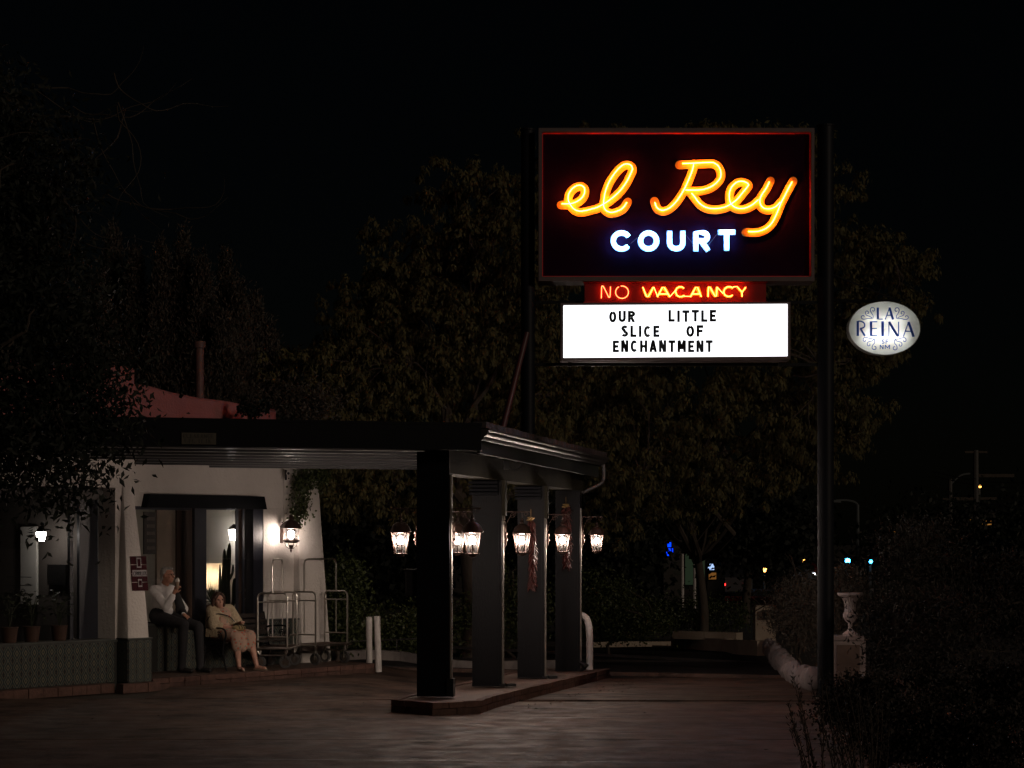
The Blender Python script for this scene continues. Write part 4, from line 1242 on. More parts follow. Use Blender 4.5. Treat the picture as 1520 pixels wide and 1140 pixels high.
R_('side_wall', DARKW, -5.3, -5.21, -3.0, .80, FLZ, 2.9)
n0_, n1_ = un(34, -1.66), un(57, -1.66)
dz0, dz1 = P(50, 897, B(-1.66, n0_, 0).y).z, P(50, 782, B(-1.66, n0_, 0).y).z
R_('white_door', ROOMW, -1.70, -1.66, min(n0_, n1_), max(n0_, n1_), dz0, dz1)
lantern_reflection(61, 790, 803, -2.0, 'small lit shape added behind the potted plants for a lantern reflection in the glass', 8)
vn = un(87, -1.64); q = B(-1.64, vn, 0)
blue_rf = thing('blue_reflection', 'faint blue glowing panel added in the dim room for a reflection in the glass', 'blue_reflection', q + Vector((0, 0, 1.5)))  # glowing panel and its backing, added for a blue reflection in the pane
MB().bbox(-1.68, -1.64, vn - .22, vn + .22, P(0, 868, q.y).z, P(0, 838, q.y).z).build('casing', IRON, blue_rf)
MB().bbox(-1.64, -1.635, vn - .19, vn + .19, P(0, 865, q.y).z, P(0, 842, q.y).z).build('reflection_panel', emit('faint_blue_reflection', (.05, .16, .40), .05, (.01, .01, .02)), blue_rf)
# iron scroll grille silhouetted against the bright door
gr = thing('iron_grille', 'scrolled iron grille standing before the lit white door', 'grille', B(-1.9, n0_ - .0, FLZ))
mb = MB()
for k in range(4):
    z = dz0 + .04 + k * .12
    mb.tube([B(-1.85, min(n0_, n1_) - .1, z), B(-1.85, max(n0_, n1_) + .1, z)], .006, 5)
for k in range(3):
    c_ = B(-1.85, n1_ - .1 - k * .14 if n1_ > n0_ else n0_ - .1 - k * .14, dz0 + .18)
    mb.tube([c_ + BN * (.05 * math.cos(a)) + Vector((0, 0, .05 * math.sin(a))) for a in [i * .5 for i in range(14)]], .006, 5)
mb.build('scrollwork', IRON, gr)
def leafy(name, lab, base, r, h, n_, m, ls, pr, cat='plant', group=None, potm=None):
    t = thing(name, lab, cat, base, group)
    b = Vector(base); mb = MB()
    ph = pr * 1.7
    MB().lathe([(pr * .78, b.z), (pr, b.z + ph), (pr * 1.06, b.z + ph), (pr * 1.06, b.z + ph * 1.06), (pr * .5, b.z + ph * 1.02)], (b.x, b.y, 0), seg=14).build('pot', potm, t, True)
    st = MB()
    for k in range(n_):
        a = random.uniform(0, 6.283); rr = r * random.random() ** .6; z = b.z + ph + h * random.uniform(.25, 1)
        c_ = Vector((b.x + rr * math.cos(a), b.y + rr * math.sin(a), z))
        d = Vector((math.cos(a), math.sin(a), random.uniform(-.8, .5))).normalized() * ls * random.uniform(.7, 1.2)
        s_ = d.cross(Vector((0, 0, 1))).normalized() * ls * .42
        up = Vector((0, 0, ls * .12))
        mb.add([c_, c_ + d * .4 + s_ + up, c_ + d, c_ + d * .4 - s_ + up], [(0, 1, 2), (0, 2, 3)])
        if k % 2 == 0: st.tube([(b.x, b.y, b.z + ph), (b.x + rr * .3 * math.cos(a), b.y + rr * .3 * math.sin(a), b.z + ph + (z - b.z - ph) * .6), c_], .004, 4)
    mb.build('foliage', m, t); st.build('stem', m, t)
    return t
LEAF_S2 = mat('dim_pot_leaves', (.035, .045, .022), .6, col2=(.015, .020, .010), island=True, transl=.2)
CLAY = mat('terracotta_pot', (.060, .028, .018), .8, var=.3, scale=7)
for px, lab in ((14, 'leftmost terracotta pot with a bushy plant on the window sill'), (47, 'middle terracotta pot with a leafy plant on the window sill'), (88, 'terracotta pot nearest the window frame, its big leaves drooping')):
    b_ = B(bu(px, WN - .13), WN - .13, .702)
    leafy('potted_plant', lab, b_, .17, .48, 46, LEAF_S2, .10, .115, group='potted plants on the window sill', potm=CLAY)

# address tiles on the buttress
def butt_n(z): return 1.37 - .27 * ((z - .69) / 2.51) ** 1.25
mt = thing('tile_mural', 'small dark red tile panel with a CERRILLOS plate on the white buttress', 'sign', B(-1.3, 1.36, 1.5))
ua, ub_ = bu(195.5, 1.32), bu(219.5, 1.32)
za, zb_ = P(0, 877, 27.35).z, P(0, 825, 27.35).z
MR = mat('dark_red_glazed_tile', (.045, .008, .012), .6, spec=.1)
MWt = mat('pale_glazed_tile', (.34, .31, .32), .5, var=.3, scale=9)
def bplate(name, m, f0, f1, g0, g1, off, th=.008):
    """plate on the sloping buttress face; f = share across, g = share up"""
    us = [ua + (ub_ - ua) * f for f in (f0, f1)]; zs = [za + (zb_ - za) * g_ for g_ in (g0, g1)]
    c_ = []
    for z in zs:
        nn = butt_n(z) + off
        c_ += [B(us[0], nn + th, z), B(us[1], nn + th, z), B(us[1], nn, z), B(us[0], nn, z)]
    return MB().hexa(c_).build(name, m, mt)
for i in range(3):
    for j in range(4):
        bplate('tile', MR, i / 3 + .012, (i + 1) / 3 - .012, j / 4 + .01, (j + 1) / 4 - .01, .010)
bplate('plate', MWt, .06, .94, .42, .60, .014)
bplate('emblem', MWt, .36, .64, .66, .95, .014)
bplate('emblem', MR, .42, .58, .70, .91, .023)
bplate('emblem', MWt, .38, .62, .12, .34, .014)
bplate('emblem', MR, .43, .57, .16, .30, .023)
zt_ = za + (zb_ - za) * .44
q = B(ua + (ub_ - ua) * .10, butt_n(zt_) + .024, zt_)
put_text('lettering', 'CERRILLOS', q, (zb_ - za) * .12, (ub_ - ua) * .80, INK, mt, rz=BANG)

# porch floor with its stone edging
pf = thing('porch_platform', 'low reddish brown porch platform with a stone edge along the white building', 'platform', B(1, .7, 0))
UE = 3.52
MB().prism([tuple(B(-1.08, -.02, 0).xy), tuple(B(-1.08, 1.42, 0).xy)][::-1] and [tuple(B(-1.02, 1.30, 0).xy), tuple(B(UE - .1, 1.10, 0).xy), tuple(B(UE - .1, -.4, 0).xy), tuple(B(-1.02, -.2, 0).xy)], -.05, FLZ - .002).build('floor', FLAG, pf)
edge = [B(-1.04 + (UE + 1.04) * t / 8, 1.42 - .20 * (t / 8) ** 2 + .0, 0) for t in range(9)]
zf0 = lambda x, y: 0.0
for a, b in zip(edge[:-1], edge[1:]):
    brick_course(pf, a, b, zf0, -.03, .058, .16, .30, BRICKD, -BN, 'edge_stone')
    brick_course(pf, a, b, zf0, .064, FLZ, .18, .30, BRICK, -BN, 'edge_stone')
brick_course(pf, edge[-1], B(UE, -.4, 0), zf0, -.03, .058, .12, .30, BRICKD, -BU, 'edge_stone')
brick_course(pf, edge[-1], B(UE, -.4, 0), zf0, .064, FLZ, .12, .30, BRICK, -BU, 'edge_stone')
# brick plinth before the wing
for a, b in ((B(-4.2, 1.36, 0), B(-1.65, 1.36, 0)),):
    brick_course(pf, a, b, zf0, -.03, .095, .2, .24, BRICK, -BN, 'edge_stone')
brick_course(pf, B(-1.66, 1.56, 0), B(-1.02, 1.56, 0), zf0, -.03, .095, .16, .24, BRICK, -BN, 'edge_stone')

# wall lantern on the porch
wl_u = bu(418, .02); wc = B(wl_u, .02, 0)
wl = thing('wall_lantern', 'large bright bronze lantern mounted on the white porch wall over the carts', 'lantern', B(wl_u, .0, 2.0))
lx = P(432, 0, B(bu(430, .30), .30, 0).y - 0.0); lxx, lyy = lx.x, lx.y
def wz(py): return CAMZ + (806 - py) * lyy / 2900
s_ = lyy / 2900
MB().lathe([(7.2 * s_, wz(806)), (12.5 * s_, wz(804)), (12.5 * s_, wz(802)), (11 * s_, wz(801))], (lxx, lyy, 0), seg=8).build('base', BRONZE, wl)
cor = []
for k in range(6):
    a = 2 * math.pi * (k + .1) / 6
    cor.append((Vector((lxx + 8.3 * s_ * math.cos(a), lyy + 8.3 * s_ * math.sin(a), wz(801))), Vector((lxx + 12.3 * s_ * math.cos(a), lyy + 12.3 * s_ * math.sin(a), wz(785)))))
mb = MB()
for a, b in cor: mb.tube([a, b], .007, 5)
mb.build('frame', BRONZE, wl)
for k in range(6):
    b0, t0 = cor[k]; b1, t1 = cor[(k + 1) % 6]; c0 = Vector((lxx, lyy, 0))
    f = lambda v: Vector((lxx + (v.x - lxx) * .97, lyy + (v.y - lyy) * .97, v.z))
    MB().add([f(b0), f(b1), f(t1), f(t0)], [(0, 1, 2, 3)]).build('pane', FROST, wl)
MB().lathe([(15.5 * s_, wz(784.5)), (16 * s_, wz(783)), (12.5 * s_, wz(778)), (9 * s_, wz(774)), (3.5 * s_, wz(771.5)), (3.2 * s_, wz(769.5)), (5 * s_, wz(768.5)), (3 * s_, wz(766.5)), (1 * s_, wz(764))], (lxx, lyy, 0), seg=6).build('roof', BRONZE, wl)
MB().lathe([(.6 * s_, wz(820)), (1.6 * s_, wz(817)), (.8 * s_, wz(815)), (2.5 * s_, wz(812)), (3.5 * s_, wz(809))], (lxx, lyy, 0), seg=8).build('finial', BRONZE, wl, True)
mb = MB()
for k in range(4):
    a = math.pi / 2 * k + .5
    mb.tube(catmull([(lxx + 10 * s_ * math.cos(a), lyy + 10 * s_ * math.sin(a), wz(805)), (lxx + 8 * s_ * math.cos(a), lyy + 8 * s_ * math.sin(a), wz(811)), (lxx + 1.5 * s_ * math.cos(a), lyy + 1.5 * s_ * math.sin(a), wz(815))], 4), .005, 5)
mb.build('scroll', BRONZE, wl)
MB().lathe([(.02, wz(800)), (.045, wz(797)), (.045, wz(790)), (.02, wz(787.5))], (lxx, lyy, 0), seg=10).build('bulb', emit('wall_lantern_bulb', (1.0, .82, .70), 300.0), wl, True)
MB().bbox(bu(415.5, .0), bu(418.8, .0), .002, .03, wz(806), wz(780)).build('back_plate', BRONZE, wl)
MB().tube(catmull([B(bu(417, .03), .03, wz(783)), B(bu(421, .12), .12, wz(777)), (lxx, lyy, wz(782))], 5), .010, 6).build('arm', BRONZE, wl)
mb = MB(); mb.tube([B(bu(421.5, .015), .015, 3.2), B(bu(421.5, .015), .015, wz(782))], .010, 6)
cd = mb.build('wall_conduit', STUCCO); tag(cd, 'thin painted conduit running down the white wall to the porch lantern', 'pipe')
sc_ = thing('security_camera', 'small white security camera under the canopy by the vine', 'camera', B(bu(427, .1), .1, 3.1))
c_ = P(428, 702, B(bu(428, .15), .15, 0).y)
MB().tube([c_ + Vector((0, .06, 0)), c_ + Vector((.01, -.07, -.01))], .035, 10).build('housing', WHITEP, sc_, True)
MB().tube([c_ + Vector((.01, -.071, -.01)), c_ + Vector((.01, -.074, -.01))], .022, 10).build('lens', INK, sc_)
MB().box((c_.x - .04, c_.y + .02, c_.z - .03), (.03, .03, .16)).build('mount', IRON, sc_)
MB().lathe([(.045, P(0, 697.5, 31.3).z), (.05, P(0, 695, 31.3).z)], (P(438, 0, 31.0).x, 31.0, 0), seg=14).build('dome', WHITEP, sc_, True)
# ---------------------------------------------------------------- luggage carts
def make_cart():
    t = thing('luggage_cart', 'x', 'cart', (0, 0, 0), 'luggage carts on the porch')
    Lh, Wh = .40, .225
    MB().box((0, 0, .305), (2 * Lh + .10, 2 * Wh + .06, .03)).build('deck', mat('cart_deck_carpet', (.10, .06, .045), .9, var=.3, scale=20), t)
    mb = MB()
    for y in (-1, 1): mb.tube([(-Lh - .05, y * (Wh + .045), .305), (Lh + .05, y * (Wh + .045), .305)], .016, 8)
    for x in (-1, 1): mb.tube([(x * (Lh + .062), -Wh - .045, .305), (x * (Lh + .062), Wh + .045, .305)], .016, 8)
    mb.build('bumper_rail', CHROME, t, True)
    for x in (-1, 1):
        X = x * Lh; r = .07; z1, z0 = 1.14, .20
        pts = [(X, -Wh, .70)]
        pts += [(X, -Wh, z1 - r)] + [(X, -Wh + r - r * math.cos(a), z1 - r + r * math.sin(a)) for a in (.4, .8, 1.2)] + [(X, -Wh + r, z1), (X, Wh - r, z1)]
        pts += [(X, Wh - r + r * math.sin(a), z1 - r + r * math.cos(a)) for a in (.4, .8, 1.2)] + [(X, Wh, z1 - r), (X, Wh, z0 + r)]
        pts += [(X, Wh - r + r * math.cos(a), z0 + r - r * math.sin(a)) for a in (.4, .8, 1.2)] + [(X, Wh - r, z0), (X, -Wh + r, z0)]
        pts += [(X, -Wh + r - r * math.sin(a), z0 + r - r * math.cos(a)) for a in (.4, .8, 1.2)] + [(X, -Wh, z0 + r), (X, -Wh, .70)]
        MB().tube(pts, .0145, 8, caps=False).build('end_frame', CHROME, t, True)
        mb = MB()
        mb.tube([(X, -Wh, 1.005), (X, Wh, 1.005)], .012, 8); mb.tube([(X, -Wh, .475), (X, Wh, .475)], .012, 8)
        mb.tube([(X, 0, .475), (X, 0, 1.005)], .010, 8)
        mb.build('crossbar', CHROME, t, True)
    r = .09
    pts = [(-Lh, 0, 1.13), (-Lh, 0, 1.65 - r)] + [(-Lh + r - r * math.cos(a), 0, 1.65 - r + r * math.sin(a)) for a in (.3, .6, .9, 1.2)] + [(-Lh + r, 0, 1.65), (Lh - r, 0, 1.65)] + \
          [(Lh - r + r * math.sin(a), 0, 1.65 - r + r * math.cos(a)) for a in (.3, .6, .9, 1.2)] + [(Lh, 0, 1.65 - r), (Lh, 0, 1.13)]
    MB().tube(pts, .0135, 8).build('hanging_rail', CHROME, t, True)
    for x in (-1, 1):
        for y in (-1, 1):
            cx, cy = x * (Lh - .03), y * (Wh - .03)
            c = MB().tube([(cx, cy, .20), (cx, cy, .29)], .02, 8)
            c.box((cx - .03, cy, .15), (.012, .012, .13)); c.box((cx + .03, cy, .15), (.012, .012, .13)); c.box((cx, cy, .21), (.08, .03, .012))
            co = c.build('caster', CHROME, t)
            MB().tube([(cx - .018, cy, .095), (cx + .018, cy, .095)], .094, 18).build('wheel', mat('grey_rubber_wheel', (.06, .056, .054), .7), co, True)
            MB().tube([(cx - .021, cy, .095), (cx + .021, cy, .095)], .055, 14).build('hub', CHROME, co, True)
    return t
cart0 = make_cart()
q = P(412, 0, 29.95); place(cart0, True, (q.x, q.y, FLZ), math.radians(86), 'luggage cart seen end on, nearer the seated woman')
q = P(475.5, 0, 30.75); place(cart0, False, (q.x, q.y, FLZ), math.radians(57), 'luggage cart seen from its side, at the far end of the porch')

# ---------------------------------------------------------------- bench
bu0 = .74
bench = thing('iron_bench', 'black scrolled iron bench under the seated woman', 'bench', B(bu0, .55, FLZ))
def bz(h): return FLZ + h
for e, ue in enumerate((bu0, bu0 + 1.25)):
    mb = MB()
    def crv(pts, r=.012): mb.tube(catmull([B(ue, n_, bz(h)) for n_, h in pts], 5), r, 6)
    crv([(.34, .0), (.36, .12), (.40, .28), (.36, .44), (.31, .66), (.27, .84)], .015)
    crv([(.88, .0), (.84, .10), (.80, .26), (.82, .42), (.86, .52), (.84, .60), (.76, .63), (.60, .63), (.42, .62), (.33, .60)], .015)
    crv([(.36, .41), (.50, .39), (.68, .40), (.80, .41)], .014)
    for cx, sg_ in ((.45, 1), (.70, -1)):
        sp_ = [(cx + sg_ * .075 * (1 - i / 30) * math.cos(i * .45), .51 + .075 * (1 - i / 30) * math.sin(i * .45)) for i in range(24)]
        mb.tube([B(ue, a, bz(b)) for a, b in sp_], .009, 5)
    sp_ = [(.60 + .05 * math.cos(i * .6), .28 + .05 * math.sin(i * .6)) for i in range(12)]
    mb.tube([B(ue, a, bz(b)) for a, b in sp_], .007, 5)
    crv([(.36, .20), (.50, .30), (.66, .30), (.84, .16)], .010)
    mb.build('end_frame', IRON, bench, True)
for k in range(6):
    n_ = .40 + k * .075
    MB().bbox(bu0 + .01, bu0 + 1.24, n_, n_ + .055, bz(.405), bz(.425)).build('slat', mat('dark_bench_slat', (.03, .022, .018), .5), bench)
for k in range(4):
    h = .50 + k * .085; n_ = .335 - k * .018
    MB().bbox(bu0 + .01, bu0 + 1.24, n_, n_ + .02, bz(h), bz(h + .06)).build('slat', mat('dark_bench_slat', (.03, .022, .018), .5), bench)

# ---------------------------------------------------------------- people
def remesh_build(name, fill, voxel, m, parent, sm=4, label=None):
    mb = MB(); fill(mb)
    me = mb.mesh('tmp'); ob = bpy.data.objects.new('tmp', me); COL.objects.link(ob)
    md = ob.modifiers.new('r', 'REMESH'); md.mode = 'VOXEL'; md.voxel_size = voxel; md.use_smooth_shade = True
    s2 = ob.modifiers.new('s', 'SMOOTH'); s2.factor = .5; s2.iterations = sm
    dg = bpy.context.evaluated_depsgraph_get(); dg.update()
    out = bpy.data.meshes.new_from_object(ob.evaluated_get(dg))
    bpy.data.objects.remove(ob); bpy.data.meshes.remove(me)
    off = world_loc(parent)
    n = len(out.vertices); co = np.empty(n * 3, dtype=np.float64); out.vertices.foreach_get('co', co)
    co = co.reshape(-1, 3) - np.array(off); out.vertices.foreach_set('co', co.ravel())
    out.materials.clear(); out.materials.append(m)
    out.polygons.foreach_set('material_index', [0] * len(out.polygons))
    out.polygons.foreach_set('use_smooth', [True] * len(out.polygons))
    out.name = name; out.update()
    o = link(name, out, parent)
    return o
class Frame:
    def __init__(s, o, f):
        s.o = Vector(o); s.f = Vector(f).normalized(); s.l = Vector((0, 0, 1)).cross(s.f)
    def __call__(s, f, l, z): return s.o + s.f * f + s.l * l + Vector((0, 0, z))
def face(mb, H, s=1.0):
    """skull, jaw, nose, ears, brow in a head frame (origin at the head's middle)"""
    M = Matrix((H.f, H.l, Vector((0, 0, 1)))).transposed()
    mb.ball(H(-.012, 0, .02 * s), (.098 * s, .076 * s, .105 * s), 16, 12, M)
    mb.ball(H(.022, 0, -.045 * s), (.070 * s, .060 * s, .070 * s), 14, 10, M)
    mb.ball(H(.052, 0, -.090 * s), (.028 * s, .030 * s, .020 * s), 10, 8, M)
    mb.capsule(H(.086 * s, 0, .018 * s), H(.106 * s, 0, -.020 * s), .0105 * s, .015 * s, 8)
    for q in (-1, 1):
        mb.ball(H(-.005, q * .078 * s, -.004), (.018, .010, .030), 8, 6, M)
        mb.ball(H(.072 * s, q * .030 * s, .034 * s), (.016, .022, .010), 8, 6, M)
        mb.ball(H(.062 * s, q * .040 * s, -.022 * s), (.022, .018, .02), 8, 6, M)
    mb.ball(H(.086 * s, 0, -.052 * s), (.012, .024, .008), 8, 6, M)
    mb.ball(H(.082 * s, 0, -.064 * s), (.012, .020, .008), 8, 6, M)
def eyes(H, parent, s=1.0):
    for q in (-1, 1):
        MB().ball(H(.081 * s, q * .030 * s, .014 * s), .011, 8, 6).build('eye', mat('dark_eye', (.02, .014, .012), .2), parent, True)
def hand(mb, wrist, d, up, side, curl=.5, s=1.0, grip=False):
    """wrist, direction of palm, back-of-hand normal, thumb side"""
    d = Vector(d).normalized(); up = (Vector(up) - d * Vector(up).dot(d)).normalized(); sd = d.cross(up).normalized() * side
    w = Vector(wrist)
    pe = w + d * .085 * s
    mb.capsule(w, w + d * .03 * s, .026 * s, .028 * s)
    for k in range(4):
        o_ = (k - 1.5) * .019 * s
        mb.capsule(w + d * .02 * s + sd * o_ * .7, pe + sd * o_, .014 * s, .012 * s, 8)
        Lf = (.070, .078, .073, .056)[::-1][k] * s if side > 0 else (.070, .078, .073, .056)[::-1][k] * s
        p = pe + sd * o_; dd = d.copy()
        for j, fr_ in enumerate((.42, .32, .26)):
            ang = curl * (.7 + .45 * j)
            dd = (dd * math.cos(ang) - up * math.sin(ang)).normalized()
            upn = up
            p2 = p + dd * Lf * fr_
            mb.capsule(p, p2, (.0112 - .001 * j) * s, (.0105 - .001 * j) * s, 7)
            up_ = (up * math.cos(ang) + d * math.sin(ang))
            p = p2
    t0 = w + d * .025 * s + sd * .024 * s
    td = (d * .6 + sd * .75 - up * (.5 if grip else .2)).normalized()
    t1 = t0 + td * .038 * s; td2 = (d * .9 + sd * .1 - up * (.6 if grip else .2)).normalized()
    mb.capsule(t0, t1, .015 * s, .012 * s, 8); mb.capsule(t1, t1 + td2 * .03 * s, .012 * s, .010 * s, 8)

# the man on the tiled ledge
MF = Vector((.86, -.51, 0)).normalized()
mo = P(241, 0, 28.93); mo.z = 0
M_ = Frame(mo, MF)
man = thing('person', 'grey haired man in a white shirt and dark trousers sitting on the tiled ledge with an ice cream', 'person', (mo.x, mo.y, FLZ))
man['label'] = 'grey haired man in white shirt and dark trousers eating ice cream on the tiled ledge'
HMf = Vector((.93, -.37, 0)).normalized()
hc = P(249, 854, 28.86); HM = Frame(hc, HMf)
hip = {+1: M_(.02, .10, .93), -1: M_(.02, -.10, .93)}
sh = {+1: M_(.00, .19, 1.33), -1: M_(.00, -.19, 1.33)}
# right side (-1) is nearest the camera
elb = {-1: P(246.5, 902, 28.62), +1: M_(.20, .27, 1.05)}
wri = {-1: P(258.5, 880, 28.60), +1: M_(.32, .10, .975)}
kne = {-1: M_(.50, -.11, .84), +1: M_(.585, .12, .80)}
ank = {-1: M_(.46, -.10, .20), +1: M_(.64, .10, .20)}
nk = M_(.02, 0, 1.40)
def man_body(mb):
    mb.capsule(M_(0, 0, .95), M_(-.01, 0, 1.12), .135, .14, 14)
    mb.capsule(M_(-.01, 0, 1.12), M_(.0, 0, 1.27), .14, .145, 14)
    mb.capsule(sh[1], sh[-1], .062, .062, 12)
    mb.capsule(nk - Vector((0, 0, .04)), hc + Vector((-.01, 0, -.05)), .062, .056, 12)
    for s in (1, -1):
        mb.capsule(sh[s], elb[s], .052, .040); mb.capsule(elb[s], wri[s], .041, .027)
        mb.capsule(hip[s], kne[s], .088, .060, 12); mb.capsule(kne[s], ank[s], .058, .038, 12)
    hand(mb, wri[-1], (P(264, 869, 28.6) - wri[-1]), (-.3, -.9, .3), 1, .95, 1.0, True)
    hand(mb, wri[1], MF * .9 + Vector((0, -.1, -.42)), (0, 0, 1), -1, .35, 1.05)
    face(mb, HM)
mbody = remesh_build('body', man_body, .0085, SKIN_M, man, 2)
eyes(HM, mbody)
SHIRT = mat('white_cotton_shirt', (.74, .71, .70), .85, var=.12, scale=14, bump=.5, bscale=13)
def fold(mb, a, b, r, n_=3, amp=.010):
    """small ridges across a sleeve or leg, for creases"""
    a, b = Vector(a), Vector(b); d = b - a; t = d.normalized(); o1 = t.orthogonal().normalized(); o2 = t.cross(o1)
    for k in range(n_):
        c = a + d * random.uniform(.1, .9); ph = random.uniform(0, 6.28)
        p = [c + (o1 * math.cos(ph + j * .5) + o2 * math.sin(ph + j * .5)) * r + t * (j - 2) * .014 for j in range(5)]
        mb.tube(p, [amp * .4, amp, amp * 1.1, amp, amp * .4], 6)
def man_shirt(mb):
    mb.capsule(M_(0, 0, .99), M_(-.015, 0, 1.12), .150, .158, 14)
    mb.capsule(M_(-.02, 0, 1.10), M_(.0, 0, 1.27), .160, .160, 14)
    mb.ball(M_(.07, 0, 1.03), (.11, .13, .09), 12, 8)
    mb.capsule(sh[1], sh[-1], .082, .082, 12)
    mb.capsule(nk + Vector((0, 0, -.06)), nk + Vector((.012, 0, .018)), .078, .070, 12)
    mb.capsule(sh[-1], elb[-1], .072, .060, 12); mb.capsule(elb[-1], elb[-1] + (wri[-1] - elb[-1]) * .80, .060, .046, 12)
    mb.capsule(sh[1], elb[1], .070, .056, 12); mb.capsule(elb[1], elb[1] + (wri[1] - elb[1]) * .92, .054, .040, 12)
    fold(mb, sh[-1], elb[-1], .068, 5); fold(mb, elb[-1], wri[-1], .05, 3); fold(mb, M_(0, 0, .98), M_(0, 0, 1.25), .15, 9, .013)
remesh_build('shirt', man_shirt, .010, SHIRT, man, 2)
mb = MB()
for s in (1, -1):
    a = nk + Vector((0, 0, .03)); fr_ = M_(.085, s * .012, 1.385)
    mb.add([M_(.0, s * .075, 1.445), M_(.07, s * .055, 1.44), M_(.105, s * .015, 1.40), M_(.125, s * .06, 1.355), M_(.05, s * .09, 1.40)], [(0, 1, 2, 3, 4), (4, 3, 2, 1, 0)])
mb.build('collar', SHIRT, man)
JACK = mat('dark_jacket_cloth', (.016, .015, .017), .85, var=.3, scale=9)
def jacket(mb):
    mb.capsule(M_(.16, .13, 1.26), M_(.20, .20, 1.02), .055, .075, 12)
    mb.capsule(M_(.20, .20, 1.04), M_(.30, .13, .99), .062, .052, 12)
    mb.capsule(M_(.18, .16, 1.05), M_(.20, .17, .90), .055, .04, 10)
remesh_build('draped_jacket', jacket, .011, JACK, man, 3)
TRO = mat('black_trousers', (.018, .017, .020), .85, var=.25, scale=8, bump=.4, bscale=16)
def man_trousers(mb):
    mb.capsule(M_(.0, .07, .95), M_(.0, -.07, .95), .155, .155, 14)
    for s in (1, -1):
        mb.capsule(hip[s], kne[s], .108, .078, 14)
        e = ank[s] + Vector((0, 0, .00))
        mb.capsule(kne[s], e, .078, .058, 12)
        mb.capsule(e, e + Vector((0, 0, .01)), .062, .062, 12)
        fold(mb, hip[s], kne[s], .09, 5, .012); fold(mb, kne[s], ank[s], .062, 5, .012)
remesh_build('trousers', man_trousers, .011, TRO, man, 2)
SHOE = mat('black_shoe_leather', (.014, .013, .013), .35)
def shoe(mb, a, f, w=.044, Ls=.20):
    h = Vector((a.x, a.y, FLZ))
    mb.capsule(h + Vector((0, 0, .050)) - f * .04, h + Vector((0, 0, .045)) + f * .04, .046, .044, 10)
    mb.capsule(h + Vector((0, 0, .045)) + f * .04, h + Vector((0, 0, .030)) + f * Ls * .85, .044, .034, 10)
for s in (1, -1):
    d = (MF + Vector((.15, -.05, 0))).normalized()
    o = remesh_build('shoe', lambda mb: shoe(mb, ank[s], d), .009, SHOE, man, 2)
HAIRG = mat('grey_hair', (.44, .41, .385), .8, var=.6, scale=60, bump=.6, bscale=90, stretch=(1, 1, .3))
def hair_m(mb):
    M = Matrix((HM.f, HM.l, Vector((0, 0, 1)))).transposed()
    mb.ball(HM(-.034, 0, .040), (.092, .083, .092), 14, 10, M)
    mb.ball(HM(-.066, 0, -.015), (.052, .072, .075), 12, 8, M)
    mb.ball(HM(.025, .0, .098), (.062, .060, .030), 12, 8, M)
    for k in range(16):
        a = random.uniform(-1, 1)
        mb.capsule(HM(-.09, a * .05, .02), HM(-.112 + abs(a) * .03, a * .07, -.06 + random.uniform(-.02, .03)), .014, .007, 6)
        mb.capsule(HM(.04, a * .055, .105), HM(-.06, a * .075, .125 - abs(a) * .02), .012, .010, 6)
remesh_build('hair', hair_m, .007, HAIRG, man, 1)
mb = MB(); mb.tube([HM(.045, -.072, .012), HM(.085, -.060, .014)], .003, 5)
for q_ in (-1, 1):
    mb.tube([HM(.100 + .002 * math.cos(a), q_ * .032 + .023 * math.cos(a), .012 + .017 * math.sin(a)) for a in [i * .524 for i in range(13)]], .0028, 4)
mb.build('glasses', IRON, man)
# his ice cream
ic = thing('ice_cream_cone', 'white ice cream cone in the seated man\'s raised hand', 'ice cream', P(264, 867, 28.56))
c0 = P(263.4, 874, 28.555)
MB().lathe([(.012, 0), (.026, .075), (.030, .095), (.030, .10)], c0, seg=12).build('cone', mat('paper_wrapped_cone', (.38, .28, .20), .8), ic, True)
mb = MB(); mb.ball(c0 + Vector((0, 0, .118)), (.034, .034, .030), 12, 8); mb.ball(c0 + Vector((.003, 0, .142)), (.024, .024, .020), 10, 6)
mb.build('scoop', mat('vanilla_ice_cream', (.82, .78, .74), .5), ic, True)

# the woman on the bench
wu, wn_ = .985, .47
wo = B(wu, wn_, 0)
Wf = Frame(wo, BN)        # forward is out of the wall, left is +u... 
WL = -1 if Wf.l.dot(BU) < 0 else 1
def Wp(s, f, z): return wo + BU * s + BN * f + Vector((0, 0, z))
wom = thing('person', 'brown haired woman in floral dress and cream shawl sitting on the bench', 'person', (wo.x, wo.y, FLZ))
whf = Vector((.50, -.86, 0)).normalized()
whc = P(324.5, 891.5, 29.30); HW = Frame(whc, whf)
SZ = FLZ + .43
whip = {1: Wp(.10, .0, SZ + .12), -1: Wp(-.10, .0, SZ + .12)}
wsh = {1: Wp(.165, -.02, 1.02), -1: Wp(-.165, -.02, 1.02)}
wel = {1: Wp(.235, .12, .80), -1: Wp(-.215, .10, .79)}
wwr = {1: Wp(.10, .32, .83), -1: Wp(-.05, .30, .765)}
wkn = {1: Wp(.17, .46, SZ + .075), -1: Wp(-.10, .47, SZ + .075)}
wan = {1: Wp(.19, .58, .205), -1: Wp(-.10, .52, .205)}
